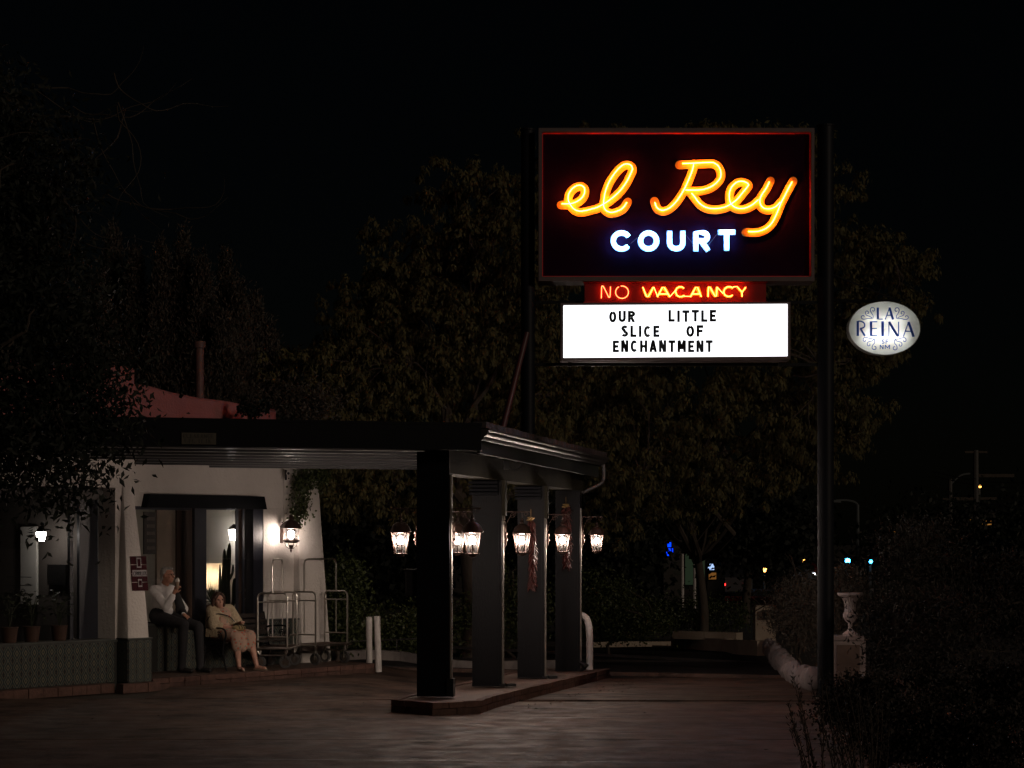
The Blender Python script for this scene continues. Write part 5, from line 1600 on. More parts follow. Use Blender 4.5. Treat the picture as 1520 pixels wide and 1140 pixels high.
def wbody(mb):
    mb.capsule(Wp(0, 0, .70), Wp(0, -.02, .95), .14, .13, 14)
    mb.capsule(wsh[1], wsh[-1], .055, .055, 12)
    mb.capsule(Wp(0, .0, 1.04), whc + Vector((0, 0, -.05)), .052, .048, 12)
    for s in (1, -1):
        mb.capsule(wsh[s], wel[s], .052, .045); mb.capsule(wel[s], wwr[s], .044, .027)
        mb.capsule(whip[s], wkn[s], .098, .068, 12)
        mid = wkn[s] + (wan[s] - wkn[s]) * .35 + BN * -.015
        mb.capsule(wkn[s], mid, .062, .058, 12); mb.capsule(mid, wan[s], .058, .034, 12)
        ft = Vector((wan[s].x, wan[s].y, FLZ + .045))
        mb.capsule(wan[s], ft, .034, .034, 10)
        mb.capsule(ft, ft + (BN + BU * .3 * s).normalized() * .15 + Vector((0, 0, -.012)), .034, .024, 10)
    hand(mb, wwr[-1], BN * .7 + BU * .6, (0, 0, 1), -1, .5, .92)
    hand(mb, wwr[1], BN * .9 - BU * .4 + Vector((0, 0, .35)), (0, 0, 1), 1, .5, .92)
    face(mb, HW, .96)
wb = remesh_build('body', wbody, .0085, SKIN_F, wom, 2)
eyes(HW, wb, .96)
HAIRB = mat('brown_hair', (.06, .026, .015), .6, var=.5, scale=50, bump=.6, bscale=80, stretch=(1, 1, .3))
def hair_w(mb):
    M = Matrix((HW.f, HW.l, Vector((0, 0, 1)))).transposed()
    mb.ball(HW(-.028, 0, .040), (.100, .095, .095), 14, 10, M)
    mb.ball(HW(-.055, 0, -.03), (.065, .100, .095), 12, 8, M)
    for q_ in (-1, 1):
        mb.capsule(HW(.01, q_ * .078, .04), HW(-.01, q_ * .088, -.075), .028, .024, 8)
        mb.capsule(HW(.045, q_ * .030, .098), HW(.045, q_ * .075, .05), .022, .018, 8)
    for k in range(14):
        a = random.uniform(-1, 1)
        mb.capsule(HW(-.07, a * .08, -.03), HW(-.075 + abs(a) * .03, a * .105, -.115 + random.uniform(-.02, .02)), .018, .010, 6)
remesh_build('hair', hair_w, .008, HAIRB, wom, 1)
# dress with coral flowers
DR = bpy.data.materials.new('coral_floral_dress'); DR.use_nodes = True
nt = DR.node_tree; bs = nt.nodes['Principled BSDF']; bs.inputs['Roughness'].default_value = .85
tc = nt.nodes.new('ShaderNodeTexCoord')
vo = nt.nodes.new('ShaderNodeTexVoronoi'); vo.inputs['Scale'].default_value = 17; nt.links.new(tc.outputs['Object'], vo.inputs['Vector'])
r1 = nt.nodes.new('ShaderNodeValToRGB'); r1.color_ramp.interpolation = 'CONSTANT'
for e, (p_, c_) in zip([r1.color_ramp.elements[0], r1.color_ramp.elements[1], r1.color_ramp.elements.new(.34), r1.color_ramp.elements.new(.46)], [(0, (.55, .12, .07)), (.16, (.55, .22, .14)), (.30, (.24, .25, .20)), (.42, (.46, .30, .23))]):
    e.position = p_; e.color = (*c_, 1)
els = sorted(r1.color_ramp.elements, key=lambda e: e.position)
nt.links.new(vo.outputs['Distance'], r1.inputs[0]); nt.links.new(r1.outputs[0], bs.inputs['Base Color'])
def dress(mb):
    mb.capsule(Wp(0, .01, .70), Wp(0, -.01, .92), .175, .165, 14)
    mb.capsule(wsh[1] + Vector((0, 0, -.03)), wsh[-1] + Vector((0, 0, -.03)), .075, .075, 12)
    for s in (1, -1):
        mb.capsule(whip[s], wkn[s] + BN * -.02, .125, .098, 14)
        mb.capsule(wkn[s] + BN * -.01, wkn[s] + Vector((0, 0, -.15)), .094, .085, 12)
        fold(mb, whip[s], wkn[s], .10, 4, .012)
    mb.capsule(Wp(.03, .40, SZ + .07), Wp(.04, .43, SZ - .09), .085, .07, 12)
remesh_build('dress', dress, .011, DR, wom, 2)
SHW = mat('cream_knit_shawl', (.50, .40, .27), .95, var=.25, scale=30, bump=.8, bscale=60)
def shawl(mb):
    mb.capsule(wsh[-1], wsh[1], .092, .088, 12)
    mb.capsule(wsh[-1] + Vector((0, 0, -.01)), wel[-1] + BU * -.01, .095, .092, 12)
    mb.capsule(wsh[1], wel[1], .090, .082, 12)
    mb.capsule(Wp(-.10, -.05, .98), Wp(-.12, -.05, .78), .12, .13, 12)
    mb.capsule(wel[-1], wel[-1] + (wwr[-1] - wel[-1]) * .25, .088, .075, 12)
    mb.capsule(wsh[-1] + BN * .08, Wp(.05, .15, .84), .035, .045, 10)
    mb.capsule(wsh[1] + BN * .07, Wp(.08, .17, .84), .035, .040, 10)
remesh_build('shawl', shawl, .011, SHW, wom, 2)
mb = MB()
for k in range(26):
    t_ = k / 25; a = wel[-1] + BU * (-.085 + .03 * t_) + BN * (-.10 + .22 * t_) + Vector((0, 0, -.035))
    mb.tube([a, a + Vector((random.uniform(-.008, .008), 0, -.06)), a + Vector((random.uniform(-.012, .012), 0, -.125))], .0045, 4)
mb.build('fringe', SHW, wom)
mb = MB(); mb.tube(catmull([Wp(-.31, .02, .86), Wp(-.27, .06, .935), Wp(-.16, .12, .97), Wp(-.02, .20, .93), Wp(.05, .24, .85)], 5), .008, 6)
mb.build('bag_strap', IRON, wom)
for s in (1, -1):
    def sandal(mb_, s=s):
        ft = Vector((wan[s].x, wan[s].y, FLZ)); d = (BN + BU * .3 * s).normalized()
        mb_.capsule(ft + Vector((0, 0, .016)) - d * .04, ft + Vector((0, 0, .016)) + d * .17, .020, .018, 10)
        mb_.capsule(ft + d * .09 + Vector((0, 0, .042)) + d.cross(Vector((0, 0, 1))) * .03, ft + d * .09 + Vector((0, 0, .042)) - d.cross(Vector((0, 0, 1))) * .03, .012, .012, 8)
    remesh_build('sandal', sandal, .008, mat('pale_sandal', (.42, .33, .26), .5), wom, 1)
# purse on her lap
pu_ = thing('striped_purse', 'small tan purse with black stripes on the seated woman\'s lap', 'purse', Wp(.04, .34, SZ + .18))
def purse(mb):
    M = Matrix((BU, BN, Vector((0, 0, 1)))).transposed()
    mb.ball(Wp(.03, .36, SZ + .20), (.12, .085, .050), 16, 10, M)
remesh_build('bag', purse, .009, mat('tan_woven_bag', (.34, .26, .13), .85, var=.3, scale=40), pu_, 2)
mb = MB()
for k in range(4):
    s0 = -.05 + k * .045
    mb.tube([Wp(s0 + .03, .36 + .088 * math.cos(a) * math.sqrt(max(.1, 1 - (s0 / .13) ** 2)), SZ + .20 + .053 * math.sin(a) * math.sqrt(max(.1, 1 - (s0 / .13) ** 2))) for a in [i * .35 - .2 for i in range(11)]], .006, 5)
mb.build('stripe', IRON, pu_)
# ---------------------------------------------------------------- leaves and trees
def leaf_mesh(name, C, size, m, parent, droop=.5, wr=.38, fold_=True, seed=0, spread=None):
    """C: n x 3 places; one folded leaf at each. droop pulls the leaf's direction down"""
    r = np.random.default_rng(seed)
    n = len(C)
    d = r.normal(size=(n, 3)); d[:, 2] -= droop * 1.6; d /= np.linalg.norm(d, axis=1)[:, None]
    s = np.cross(d, r.normal(size=(n, 3))); s /= np.linalg.norm(s, axis=1)[:, None] + 1e-9
    u = np.cross(d, s)
    L = (size * r.uniform(.6, 1.25, n))[:, None]
    p0 = C; p2 = C + d * L
    c_ = C + d * L * .45
    p1 = c_ + s * L * wr + u * L * .10; p3 = c_ - s * L * wr + u * L * .10
    V = np.stack([p0, p1, p2, p3], 1).reshape(-1, 3)
    off = np.array(world_loc(parent)) if parent is not None else np.zeros(3)
    V = V - off
    me = bpy.data.meshes.new(name)
    nf = n * 2
    me.vertices.add(n * 4); me.vertices.foreach_set('co', V.ravel())
    base = np.arange(n)[:, None] * 4
    F_ = np.concatenate([base + np.array([0, 1, 2]), base + np.array([0, 2, 3])], 1).reshape(-1)
    me.loops.add(nf * 3); me.loops.foreach_set('vertex_index', F_.astype(np.int32))
    me.polygons.add(nf); me.polygons.foreach_set('loop_start', np.arange(0, nf * 3, 3, dtype=np.int32))
    me.update(calc_edges=True); me.materials.append(m)
    return link(name, me, parent)
def clumps(blobs, n_clump, per, cr, r, droop=1.0, shell=.45):
    """points gathered in hanging clumps inside a set of (centre, radii) blobs"""
    vol = np.array([b[1][0] * b[1][1] * b[1][2] for b in blobs]) ** .7; pr = vol / vol.sum()
    out = []; cs = []
    idx = r.choice(len(blobs), n_clump, p=pr)
    for i in idx:
        c, ra = blobs[i]
        v = r.normal(size=3); v /= np.linalg.norm(v); rad = shell + (1 - shell) * r.random() ** .6
        ctr = np.array(c) + v * np.array(ra) * rad
        cs.append(ctr)
        s_ = cr * r.uniform(.5, 1.3)
        q = r.normal(size=(per, 3)) * np.array([s_, s_, s_ * (.75 + .5 * droop)]) * .5
        q[:, 2] -= np.abs(q[:, 0]) * .2 * droop
        out.append(ctr + q)
    return np.concatenate(out), cs
def bough_tree(name, lab, base, height_fork, r0, blobs, n_bough, per_bough, cl, ls, m, seed, n_limb=12, per=46, group=None, cat='tree', bark=None):
    """a crown of boughs, each bough a loose group of hanging leaf bunches whose leaves lie over the bunch like scales"""
    r = np.random.default_rng(seed); random.seed(seed)
    t = thing(name, lab, cat, base, group); bk = bark or BARK
    vol = np.array([b[1][0] * b[1][1] * b[1][2] for b in blobs]) ** .66; pr = vol / vol.sum()
    V = []; bough_c = []
    for bi in r.choice(len(blobs), n_bough, p=pr):
        c, ra = blobs[bi]; c = np.array(c); ra = np.array(ra)
        v = r.normal(size=3); v /= np.linalg.norm(v)
        bc = c + v * ra * r.uniform(.60, 1.0); bough_c.append(bc)
        br = r.uniform(.5, 1.0) * np.array([.95, .8, .50])
        nb = int(per_bough * r.uniform(.6, 1.3))
        cc = bc + r.normal(size=(nb, 3)) * br * .55
        for q in cc:
            sc_ = r.uniform(.55, 1.25) * cl
            ax_ = np.array([sc_ * .62, sc_ * .62, sc_])
            n_ = int(per * r.uniform(.6, 1.2))
            w = r.normal(size=(n_, 3)); w /= np.linalg.norm(w, axis=1)[:, None]
            w[:, 2] = np.abs(w[:, 2]) * .9 - .25
            p = q + w * ax_ * r.uniform(.55, 1.0, n_)[:, None]
            nr = w / ax_ + r.normal(size=(n_, 3)) * .9; nr /= np.linalg.norm(nr, axis=1)[:, None]
            dn = np.tile(np.array([0, 0, -1.0]), (n_, 1)) + r.normal(size=(n_, 3)) * .38
            d = dn - nr * (dn * nr).sum(1)[:, None]; d /= np.linalg.norm(d, axis=1)[:, None] + 1e-9
            s_ = np.cross(d, nr)
            L = (ls * r.uniform(.6, 1.3, n_))[:, None]
            V.append(np.stack([p, p + d * L * .45 + s_ * L * .22 - nr * L * .05, p + d * L, p + d * L * .45 - s_ * L * .22 - nr * L * .05], 1).reshape(-1, 3))
    V = np.concatenate(V) - np.array(world_loc(t)); n = len(V) // 4
    me = bpy.data.meshes.new('crown'); me.vertices.add(n * 4); me.vertices.foreach_set('co', V.ravel())
    F_ = (np.arange(n)[:, None] * 4 + np.array([0, 1, 2, 0, 2, 3])).reshape(-1)
    me.loops.add(n * 6); me.loops.foreach_set('vertex_index', F_.astype(np.int32))
    me.polygons.add(n * 2); me.polygons.foreach_set('loop_start', np.arange(0, n * 6, 3, dtype=np.int32))
    me.update(calc_edges=True); me.materials.append(m); link('crown', me, t)
    b = Vector(base); fork = b + Vector((random.uniform(-.2, .2), 0, height_fork))
    MB().tube(catmull([b, b + Vector((.05, 0, height_fork * .4)), fork], 3), [r0 * (1 - .35 * i / 6) for i in range(7)], 10).build('trunk', bk, t, True)
    sel = r.choice(len(bough_c), min(n_limb, len(bough_c)), replace=False)
    for i in sel:
        p = limb_path(fork, bough_c[i])
        MB().tube(p, [max(.010, r0 * .5 * (1 - q / (len(p) - 1)) ** 1.1) for q in range(len(p))], 6).build('limb', bk, t, True)
    mb = MB()
    for i in range(len(bough_c)):
        if i in sel: continue
        c = Vector(bough_c[i]); near = min((Vector(bough_c[j]) for j in sel), key=lambda v: (v - c).length)
        p = limb_path(near, c, 4, .2)
        mb.tube(p, [.025 * (1 - .7 * q / (len(p) - 1)) for q in range(len(p))], 4)
    tag(mb.build('twigs', bk, t), kind='stuff')
    return t
def limb_path(a, b, k=6, wob=.12):
    a, b = Vector(a), Vector(b); pts = [a]
    L = (b - a).length
    for i in range(1, k):
        t = i / k; p = a.lerp(b, t) + Vector((random.gauss(0, 1), random.gauss(0, 1), random.gauss(0, .6))) * wob * L * .3
        p.z += math.sin(t * math.pi) * L * .06
        pts.append(p)
    pts.append(b)
    return catmull(pts, 2)
def tree(name, lab, base, height_fork, r0, blobs, n_clump, per, cr, ls, m, seed, droop=.6, wr=.38, n_limb=9, group=None, cat='tree', shell=.45, bark=None):
    r = np.random.default_rng(seed); random.seed(seed)
    t = thing(name, lab, cat, base, group)
    bk = bark or BARK
    pts, cs = clumps(blobs, n_clump, per, cr, r, droop, shell)
    leaf_mesh('crown', pts, ls, m, t, droop, wr, seed=seed)
    b = Vector(base); fork = b + Vector((random.uniform(-.2, .2), 0, height_fork))
    tp = [b, b + Vector((.05, 0, height_fork * .4)), fork]
    MB().tube(catmull(tp, 3), [r0 * (1 - .35 * i / 6) for i in range(7)], 10).build('trunk', bk, t, True)
    sel = r.choice(len(cs), min(n_limb, len(cs)), replace=False)
    for i in sel:
        tgt = cs[i]; p = limb_path(fork, tgt)
        MB().tube(p, [max(.008, r0 * .5 * (1 - q / (len(p) - 1)) ** 1.1) for q in range(len(p))], 6).build('limb', bk, t, True)
    mb = MB()
    for i in r.choice(len(cs), min(len(cs), n_limb * 5), replace=False):
        c = Vector(cs[i]); near = min((Vector(cs[j]) for j in sel), key=lambda v: (v - c).length)
        p = limb_path(near, c, 4, .2)
        mb.tube(p, [.018 * (1 - .7 * q / (len(p) - 1)) for q in range(len(p))], 4)
    tag(mb.build('twigs', bk, t), kind='stuff')
    return t
def blob(px, py, D, rx_, rz__, ry=None):
    c = P(px, py, D); s = D / 2900.0
    return ((c.x, c.y, c.z), (rx_ * s, (ry or rx_ * .8) * s, rz__ * s))
def gz(x, y): return G(x, y)
# the big ash tree behind the sign, in two stems
D1 = 41.0
bl = [blob(640, 470, D1, 120, 130), blob(560, 560, D1, 95, 100), blob(740, 420, D1, 110, 150), blob(700, 600, D1, 130, 90), blob(600, 390, D1, 60, 70), blob(500, 520, D1 - 1, 50, 60), blob(830, 600, D1 + 1, 110, 110), blob(690, 300, D1, 70, 80), blob(500, 690, D1 - 2, 70, 60), blob(620, 720, D1 - 1, 90, 60), blob(470, 600, D1 - 1, 45, 60), blob(520, 450, D1, 45, 50)]
tb_ = P(700, 960, D1)
bough_tree('ash_tree', 'broad ash tree with drooping leaves filling the dark left of the sign', (tb_.x, tb_.y, gz(tb_.x, tb_.y) - .05), 2.6, .26, bl, 215, 17, .30, .115, LEAF_A, 3)
D2 = 43.0
bl = [blob(1000, 560, D2, 160, 90), blob(1100, 650, D2, 130, 90), blob(950, 660, D2, 120, 90), blob(1250, 430, D2, 110, 130), blob(1280, 480, D2, 55, 70), blob(1200, 580, D2, 100, 90), blob(1150, 300, D2, 120, 110), blob(960, 300, D2, 150, 110), blob(990, 720, D2, 120, 45), blob(1160, 680, D2, 60, 50), blob(1060, 420, D2, 160, 120), blob(1230, 610, D2, 45, 45), blob(1305, 420, D2, 35, 60), blob(925, 740, D2 - 1, 45, 80)]
tb_ = P(1042, 950, 55.0)
bough_tree('ash_tree', 'wide ash tree behind the marquee, its crown reaching right past the tall pole', (tb_.x, tb_.y, gz(tb_.x, tb_.y) - .05), 2.4, .17, bl, 230, 17, .31, .12, LEAF_A, 4)
# juniper behind the office
D3 = 40.0
def juniper(lab, px, py0, D, items, seed, name='juniper_tree', m=LEAF_J, group=None, dens=90, per=34):
    r = np.random.default_rng(seed); random.seed(seed)
    b = P(px, py0, D); base = Vector((b.x, b.y, gz(b.x, b.y) - .05))
    t = thing(name, lab, 'tree', base, group)
    pts = []
    mb = MB()
    for (x, y, w, h) in items:            # spires: photo column, top row, half width, height in photo pixels
        s = D / 2900; top = P(x, y, D + r.uniform(-1.2, 1.2))
        n_ = int(dens * h / 60)
        for i in range(n_):
            t_ = r.random() ** .75; z = top.z - t_ * h * s; a = r.uniform(0, 6.283); rad = w * s * (t_ ** .7) * r.uniform(.3, 1)
            c = np.array([top.x + rad * math.cos(a), top.y + rad * math.sin(a), z])
            q = r.normal(size=(per, 3)) * np.array([.07, .07, .16]) 
            pts.append(c + q)
        mb.tube([base + Vector((0, 0, .3)), Vector((top.x, top.y, top.z - h * s)).lerp(base, .25), Vector((top.x, top.y, top.z - h * s * .6)), top], [.07, .05, .03, .006], 5)
    leaf_mesh('crown', np.concatenate(pts), .10, m, t, -1.1, .14, seed=seed)
    mb.build('limbs', BARK, t)
    MB().tube([base, base + Vector((.1, 0, 1.4)), base + Vector((0, .1, 2.6))], [.22, .17, .1], 8).build('trunk', BARK, t, True)
    return t
juniper('ragged juniper with many upright spires behind the white office', 310, 960, D3, [(168, 345, 30, 240), (200, 380, 32, 210), (240, 365, 30, 220), (272, 355, 26, 230), (300, 385, 30, 200), (336, 380, 26, 210), (378, 445, 30, 150), (400, 490, 26, 110), (355, 430, 30, 170), (225, 440, 40, 160), (285, 430, 45, 170), (150, 420, 36, 180), (330, 470, 40, 130)], 5)
bl = [blob(440, 605, 38, 45, 22), blob(400, 590, 38, 25, 25), blob(465, 600, 38, 25, 15)]
b = P(440, 640, 38)
tree('shrub', 'rounded twiggy shrub top showing over the canopy roof', (b.x, b.y, -.05), 3.6, .10, bl, 60, 50, .5, .09, LEAF_J, 6, .0, .2, 6, cat='shrub')
# dark spreading tree high on the left, its trunk outside the picture
D4 = 17.0
bl = [blob(40, 470, D4, 110, 150, 150), blob(110, 600, D4, 90, 60), blob(20, 640, D4, 80, 70), blob(70, 690, D4 - .5, 80, 60), blob(150, 560, D4 + .5, 50, 50), blob(-40, 300, D4, 100, 250), blob(60, 250, D4, 90, 80), blob(-120, 400, D4, 120, 260)]
tree('overhanging_tree', 'dark tree with fine pointed leaves hanging over the left of the canopy', (-6.6, 17.2, -.05), 2.6, .20, bl, 620, 46, .42, .085, LEAF_B, 7, .35, .20, 16)
# its long bare twigs higher up
random.seed(71)
tw = [o for o in COL.objects if o.name.startswith('overhanging_tree')][0]
mb = MB()
for k in range(26):
    x, y = random.uniform(-60, 190), random.uniform(100, 330)
    p = [P(x, y, D4 + random.uniform(-.8, .8))]
    ang = random.uniform(.3, 2.2)
    for j in range(9):
        ang += random.gauss(0, .32); x += math.cos(ang) * 22; y += math.sin(ang) * 22
        p.append(P(x, y, p[-1].y + random.uniform(-.08, .08)))
    mb.tube(catmull(p, 2), [.007 * (1 - .8 * i / 18) for i in range(19)], 4)
mb.build('bare_twigs', BARK, tw)
# dark far trees and hedge masses closing the bottom of the background
specs = [('low dark tree mass beyond the far kerb behind the posts', 560, 62, [(500, 800, 90, 70), (600, 780, 90, 80), (560, 860, 100, 50)]),
         ('dark rounded tree beyond the end of the drive', 880, 60, [(850, 820, 90, 70), (920, 780, 50, 80), (900, 870, 70, 45)]),
         ('thin dark tree among the distant shop lights', 1105, 70, [(1110, 770, 70, 45), (1150, 800, 40, 25), (1130, 790, 30, 20)]),
         ('dark tree on the skyline right of the tall pole', 1390, 90, [(1390, 800, 90, 50), (1330, 850, 70, 45), (1440, 855, 80, 38)]),
         ('low dark tree far at the right edge of the view', 1500, 80, [(1520, 800, 30, 50), (1490, 870, 60, 40)])]
for k, (lab, px, D, bb) in enumerate(specs):
    b = P(px, 960, D)
    tree('distant_tree', lab, (b.x, b.y, -.85), 2.0, .2, [blob(x, y, D, a, c) for x, y, a, c in bb], 170, 60, 1.3, .24, LEAF_B, 20 + k, .4, .34, 6)
# mounded bush behind the two white posts, hedge under the canopy gap
for lab, px, D, bb, sd_ in (('clipped dark mound shrub behind the two white posts', 575, 37.5, [(575, 935, 62, 33), (540, 945, 45, 26), (615, 940, 40, 30)], 31),
                            ('leafy shrub in the dark between the second and third posts', 760, 41, [(760, 900, 60, 60), (700, 930, 50, 35)], 32),
                            ('leafy shrub behind the bent white pipe', 900, 44, [(890, 900, 50, 50), (940, 925, 50, 25)], 33),
                            ('dark bush behind the planter wall at the end of the drive', 1040, 56, [(1020, 912, 60, 26), (1080, 915, 40, 22), (960, 915, 50, 28)], 34),
                            ('small leafy shrub just past the white corner pillar', 498, 33.5, [(500, 910, 20, 45), (505, 860, 18, 30)], 35)):
    b = P(px, 970, D)
    tree('shrub', lab, (b.x, b.y, gz(b.x, b.y) - .05), .3, .05, [blob(x, y, D, a, c) for x, y, a, c in bb], 150, 50, .34, .075, LEAF_G, sd_, .2, .34, 6, cat='shrub')
# the vine spilling over the corner of the canopy
vb = P(448, 975, 32.0)
v_ = tree('climbing_vine', 'leafy vine spilling over the canopy corner by the porch lantern', (vb.x, vb.y + .3, .0), 2.2, .03, [blob(450, 712, 31.0, 16, 18), blob(447, 745, 30.9, 9, 22), blob(466, 705, 31.4, 22, 16), blob(443, 768, 30.85, 7, 9)], 80, 34, .15, .05, LEAF_G, 41, .7, .42, 6, cat='vine', shell=.1)
v2 = P(376, 640, 29.8)
tree('climbing_vine', 'small dark vine standing against the red lit parapet', (v2.x, v2.y, 3.40), .25, .012, [blob(362, 604, 29.8, 6, 9), blob(378, 610, 29.8, 12, 7), blob(393, 600, 29.8, 5, 10), blob(360, 592, 29.8, 3, 5)], 40, 22, .07, .055, LEAF_B, 42, .2, .42, 5, cat='vine', shell=.1)

# ---------------------------------------------------------------- chile strings, post box, white posts, bent pipe
CHI = mat('dried_red_chile', (.075, .013, .010), .5, col2=(.03, .006, .005), island=True)
HUSK = mat('straw_husk', (.34, .22, .08), .8, var=.4, scale=20)
def ristra(lab, px, y0, y1, w, D, group, seed, bend=0):
    random.seed(seed)
    a, b = P(px, y0, D), P(px, y1, D)
    t = thing('chile_string', lab, 'chile string', (a.x, a.y, a.z), group)
    mb = MB(); s = D / 2900
    n_ = int(2.6 * (y1 - y0))
    for k in range(n_):
        f = k / n_; ang = random.uniform(0, 6.283)
        cx = a.x + bend * s * math.sin(f * 3.0) + random.gauss(0, .006); z = a.z + (b.z - a.z) * f
        R = w * s * .30
        p0 = Vector((cx + R * .5 * math.cos(ang), a.y + R * .5 * math.sin(ang), z))
        d = Vector((math.cos(ang) * .55, math.sin(ang) * .55, -random.uniform(.4, 1.1))).normalized()
        Lc = random.uniform(.06, .095)
        mb.tube([p0, p0 + d * Lc * .4, p0 + d * Lc * .8 + Vector((0, 0, -.006)), p0 + d * Lc + Vector((.004, 0, -.014))], [.008, .012, .008, .0015], 5)
    tag(mb.build('chiles', CHI, t), kind='stuff')
    mb = MB()
    for k in range(26):
        ang = random.uniform(0, 6.283); d = Vector((math.cos(ang) * .6, math.sin(ang) * .4, random.uniform(-.2, 1))).normalized()
        mb.tube([a, a + d * .03, a + d * .055 + Vector((math.cos(ang) * .015, 0, 0))], [.006, .010, .002], 4)
    mb.build('husk_bow', HUSK, t)
    MB().tube([a, a + Vector((0, 0, .16))], .004, 4).build('cord', HUSK, t)
    return t
gch = 'dried chile strings on the posts'
ristra('long red chile string hanging on the third post beside a lantern', 788, 772, 872, 13, post_pos(2).y - .09, gch, 51, 3)
ristra('darker chile string with a straw bow hanging on the farthest post', 840, 752, 842, 15, post_pos(3).y - .10, gch, 52, 2)
random.seed(12)
pb = thing('post_box', 'black metal box fixed to the left side of the nearest post', 'box', P(609, 885, 24.0))
x0, x1 = P(600.5, 0, 24.05).x, P(619.5, 0, 24.05).x; z0, z1 = P(0, 884, 24.05).z, P(0, 846, 24.05).z
MB().box(((x0 + x1) / 2, 24.06, (z0 + z1) / 2), (x1 - x0, .16, z1 - z0)).build('housing', IRON, pb)
MB().box(((x0 + x1) / 2, 24.05, z1 + .006), (x1 - x0 + .02, .20, .010)).build('lid', METAL, pb)
MB().box((x0 + .02, 23.972, (z0 + z1) / 2), (.008, .012, (z1 - z0) * .8)).build('hinge', METAL, pb)
# diagonal rod between the last posts
rd = thing('stay_rod', 'thin dark rod slanting between the third and farthest posts', 'rod', P(790, 768, 29.0))
MB().tube([P(786, 768, 29.1), P(823, 742, 31.9)], .012, 6).build('rod', IRON, rd)
MB().tube([P(842, 762, 31.5), P(878, 743, 32.6)], .005, 5).build('wire', IRON, rd)
# two white posts at the porch end
for k, (xa, xb, yt, yb_, w, lab) in enumerate(((547.8, 548.2, 915.5, 988, 9.2, 'left one of two short white posts, upright, at the end of the porch'), (559.5, 562.0, 914.5, 997, 9.6, 'right one of two short white posts, leaning slightly, at the end of the porch'))):
    D = 31.15 if k == 0 else 30.75
    zb = FLZ if k == 0 else G(-2.1, 30.7)
    if k == 0: D = 31.35
    a = P(xb, 0, D); a.z = 0.0; b = P(xa, yt, D)
    t = thing('white_post', lab, 'post', (a.x, a.y, 0), 'white posts at the end of the porch')
    r_ = w / 2 * D / 2900
    MB().tube([a, a.lerp(b, .5), b - Vector((0, 0, .012)), b], [r_, r_, r_, r_ * .85], 14).build('shaft', WHITEP, t, True)
# bent white pipe past the last post
bpz = thing('bent_white_pipe', 'white steel pipe bent over at the top beside the farthest post', 'pipe', P(875, 992, 32.6))
zq = lambda py: P(0, py, 32.6).z
xq = lambda px: P(px, 0, 32.6).x
MB().tube(catmull([(xq(858), 32.9, zq(914.5)), (xq(864), 32.85, zq(914.5)), (xq(870), 32.8, zq(918)), (xq(873.5), 32.7, zq(926)), (xq(875), 32.6, zq(940)), (xq(875.3), 32.6, zq(970)), (xq(875.3), 32.6, -.30)], 5), .060, 14).build('pipe', WHITEP, bpz, True)
rk = thing('foot_light', 'small dark spotlight on the ground at the foot of the farthest post', 'spotlight', P(864, 990, 31.9))
c = P(865, 988, 31.75)
MB().lathe([(.03, c.z - .07), (.05, c.z - .06), (.015, c.z - .03), (.02, c.z)], (c.x, c.y, 0), seg=10).build('stand', IRON, rk)
MB().tube([c + Vector((-.05, 0, .06)), c + Vector((.04, -.02, 0)), c + Vector((.06, -.03, -.02))], [.03, .045, .05], 10).build('head', IRON, rk)
for i, lab in ((1, 'flat square floor light on the island beside the second post'), (2, 'flat square floor light on the island beside the third post')):
    pp = post_pos(i); x = pp.x + PW / 2 + .12; y = pp.y + .05
    t = thing('floor_light', lab, 'light fitting', (x, y, island_z(x, y)), 'floor lights on the island')
    MB().box((x, y, island_z(x, y) + .018), (.13, .16, .034), .2).build('casing', IRON, t)
    MB().box((x, y, island_z(x, y) + .038), (.10, .12, .004), .2).build('lens', METAL, t)

# ---------------------------------------------------------------- kerbs, planter, pier, curved stone wall, urn
def wall_path(name, lab, cat, pts, h, th, m, par=None, cap=None):
    """low wall following ground points (x, y) as single blocks"""
    t = thing(name, lab, cat, (pts[0][0], pts[0][1], G(*pts[0]))) if par is None else par
    for a, b in zip(pts[:-1], pts[1:]):
        A, B_ = Vector((a[0], a[1], 0)), Vector((b[0], b[1], 0)); d = (B_ - A).normalized(); nn = Vector((-d.y, d.x, 0)) * th / 2
        A2, B2 = A + d * .004, B_ - d * .004
        q = [A2 - nn, B2 - nn, B2 + nn, A2 + nn]; j = random.uniform(-.01, .012)
        MB().hexa([(v.x, v.y, G(v.x, v.y) - .08) for v in q] + [(v.x, v.y, G(v.x, v.y) + h + j) for v in q]).build('block', m, t)
    return t
def gp(px, py):
    """ground point under a photo point, right of the island"""
    # solve y-806 = (2.03 + .0264 (D-24)) 2900 / D
    D = 4048.0 / (py - 806 - 76.6)
    return ((px - 760) * D / 2900, D)
wall_path('kerb', 'pale kerb across the end of the drive beyond the posts', 'kerb', [gp(870 + 27 * i, 961 - .4 * i) for i in range(6)], .14, .2, STUCCO2)
wall_path('kerb', 'long dim kerb behind the two white posts and the nearest posts', 'kerb', [((505 + 42 * i - 760) * (33.9 + .42 * i) / 2900, 33.9 + .42 * i) for i in range(9)], .16, .2, mat('grey_kerb_stone', (.22, .19, .18), .9, var=.4, scale=4, bump=.5, bscale=20))
# rail over that kerb
rl = thing('low_rail', 'low thin rail running along the dim kerb behind the white posts', 'rail', P(560, 965, 35))
pts = [((505 + 42 * i - 760) * (34.2 + .42 * i) / 2900, 34.2 + .42 * i) for i in range(4)]
MB().tube([(x, y, .30) for x, y in pts], .014, 6).build('rail', METAL, rl)
for x, y in pts: MB().tube([(x, y, -.05), (x, y, .30)], .012, 6).build('stake', METAL, rl)
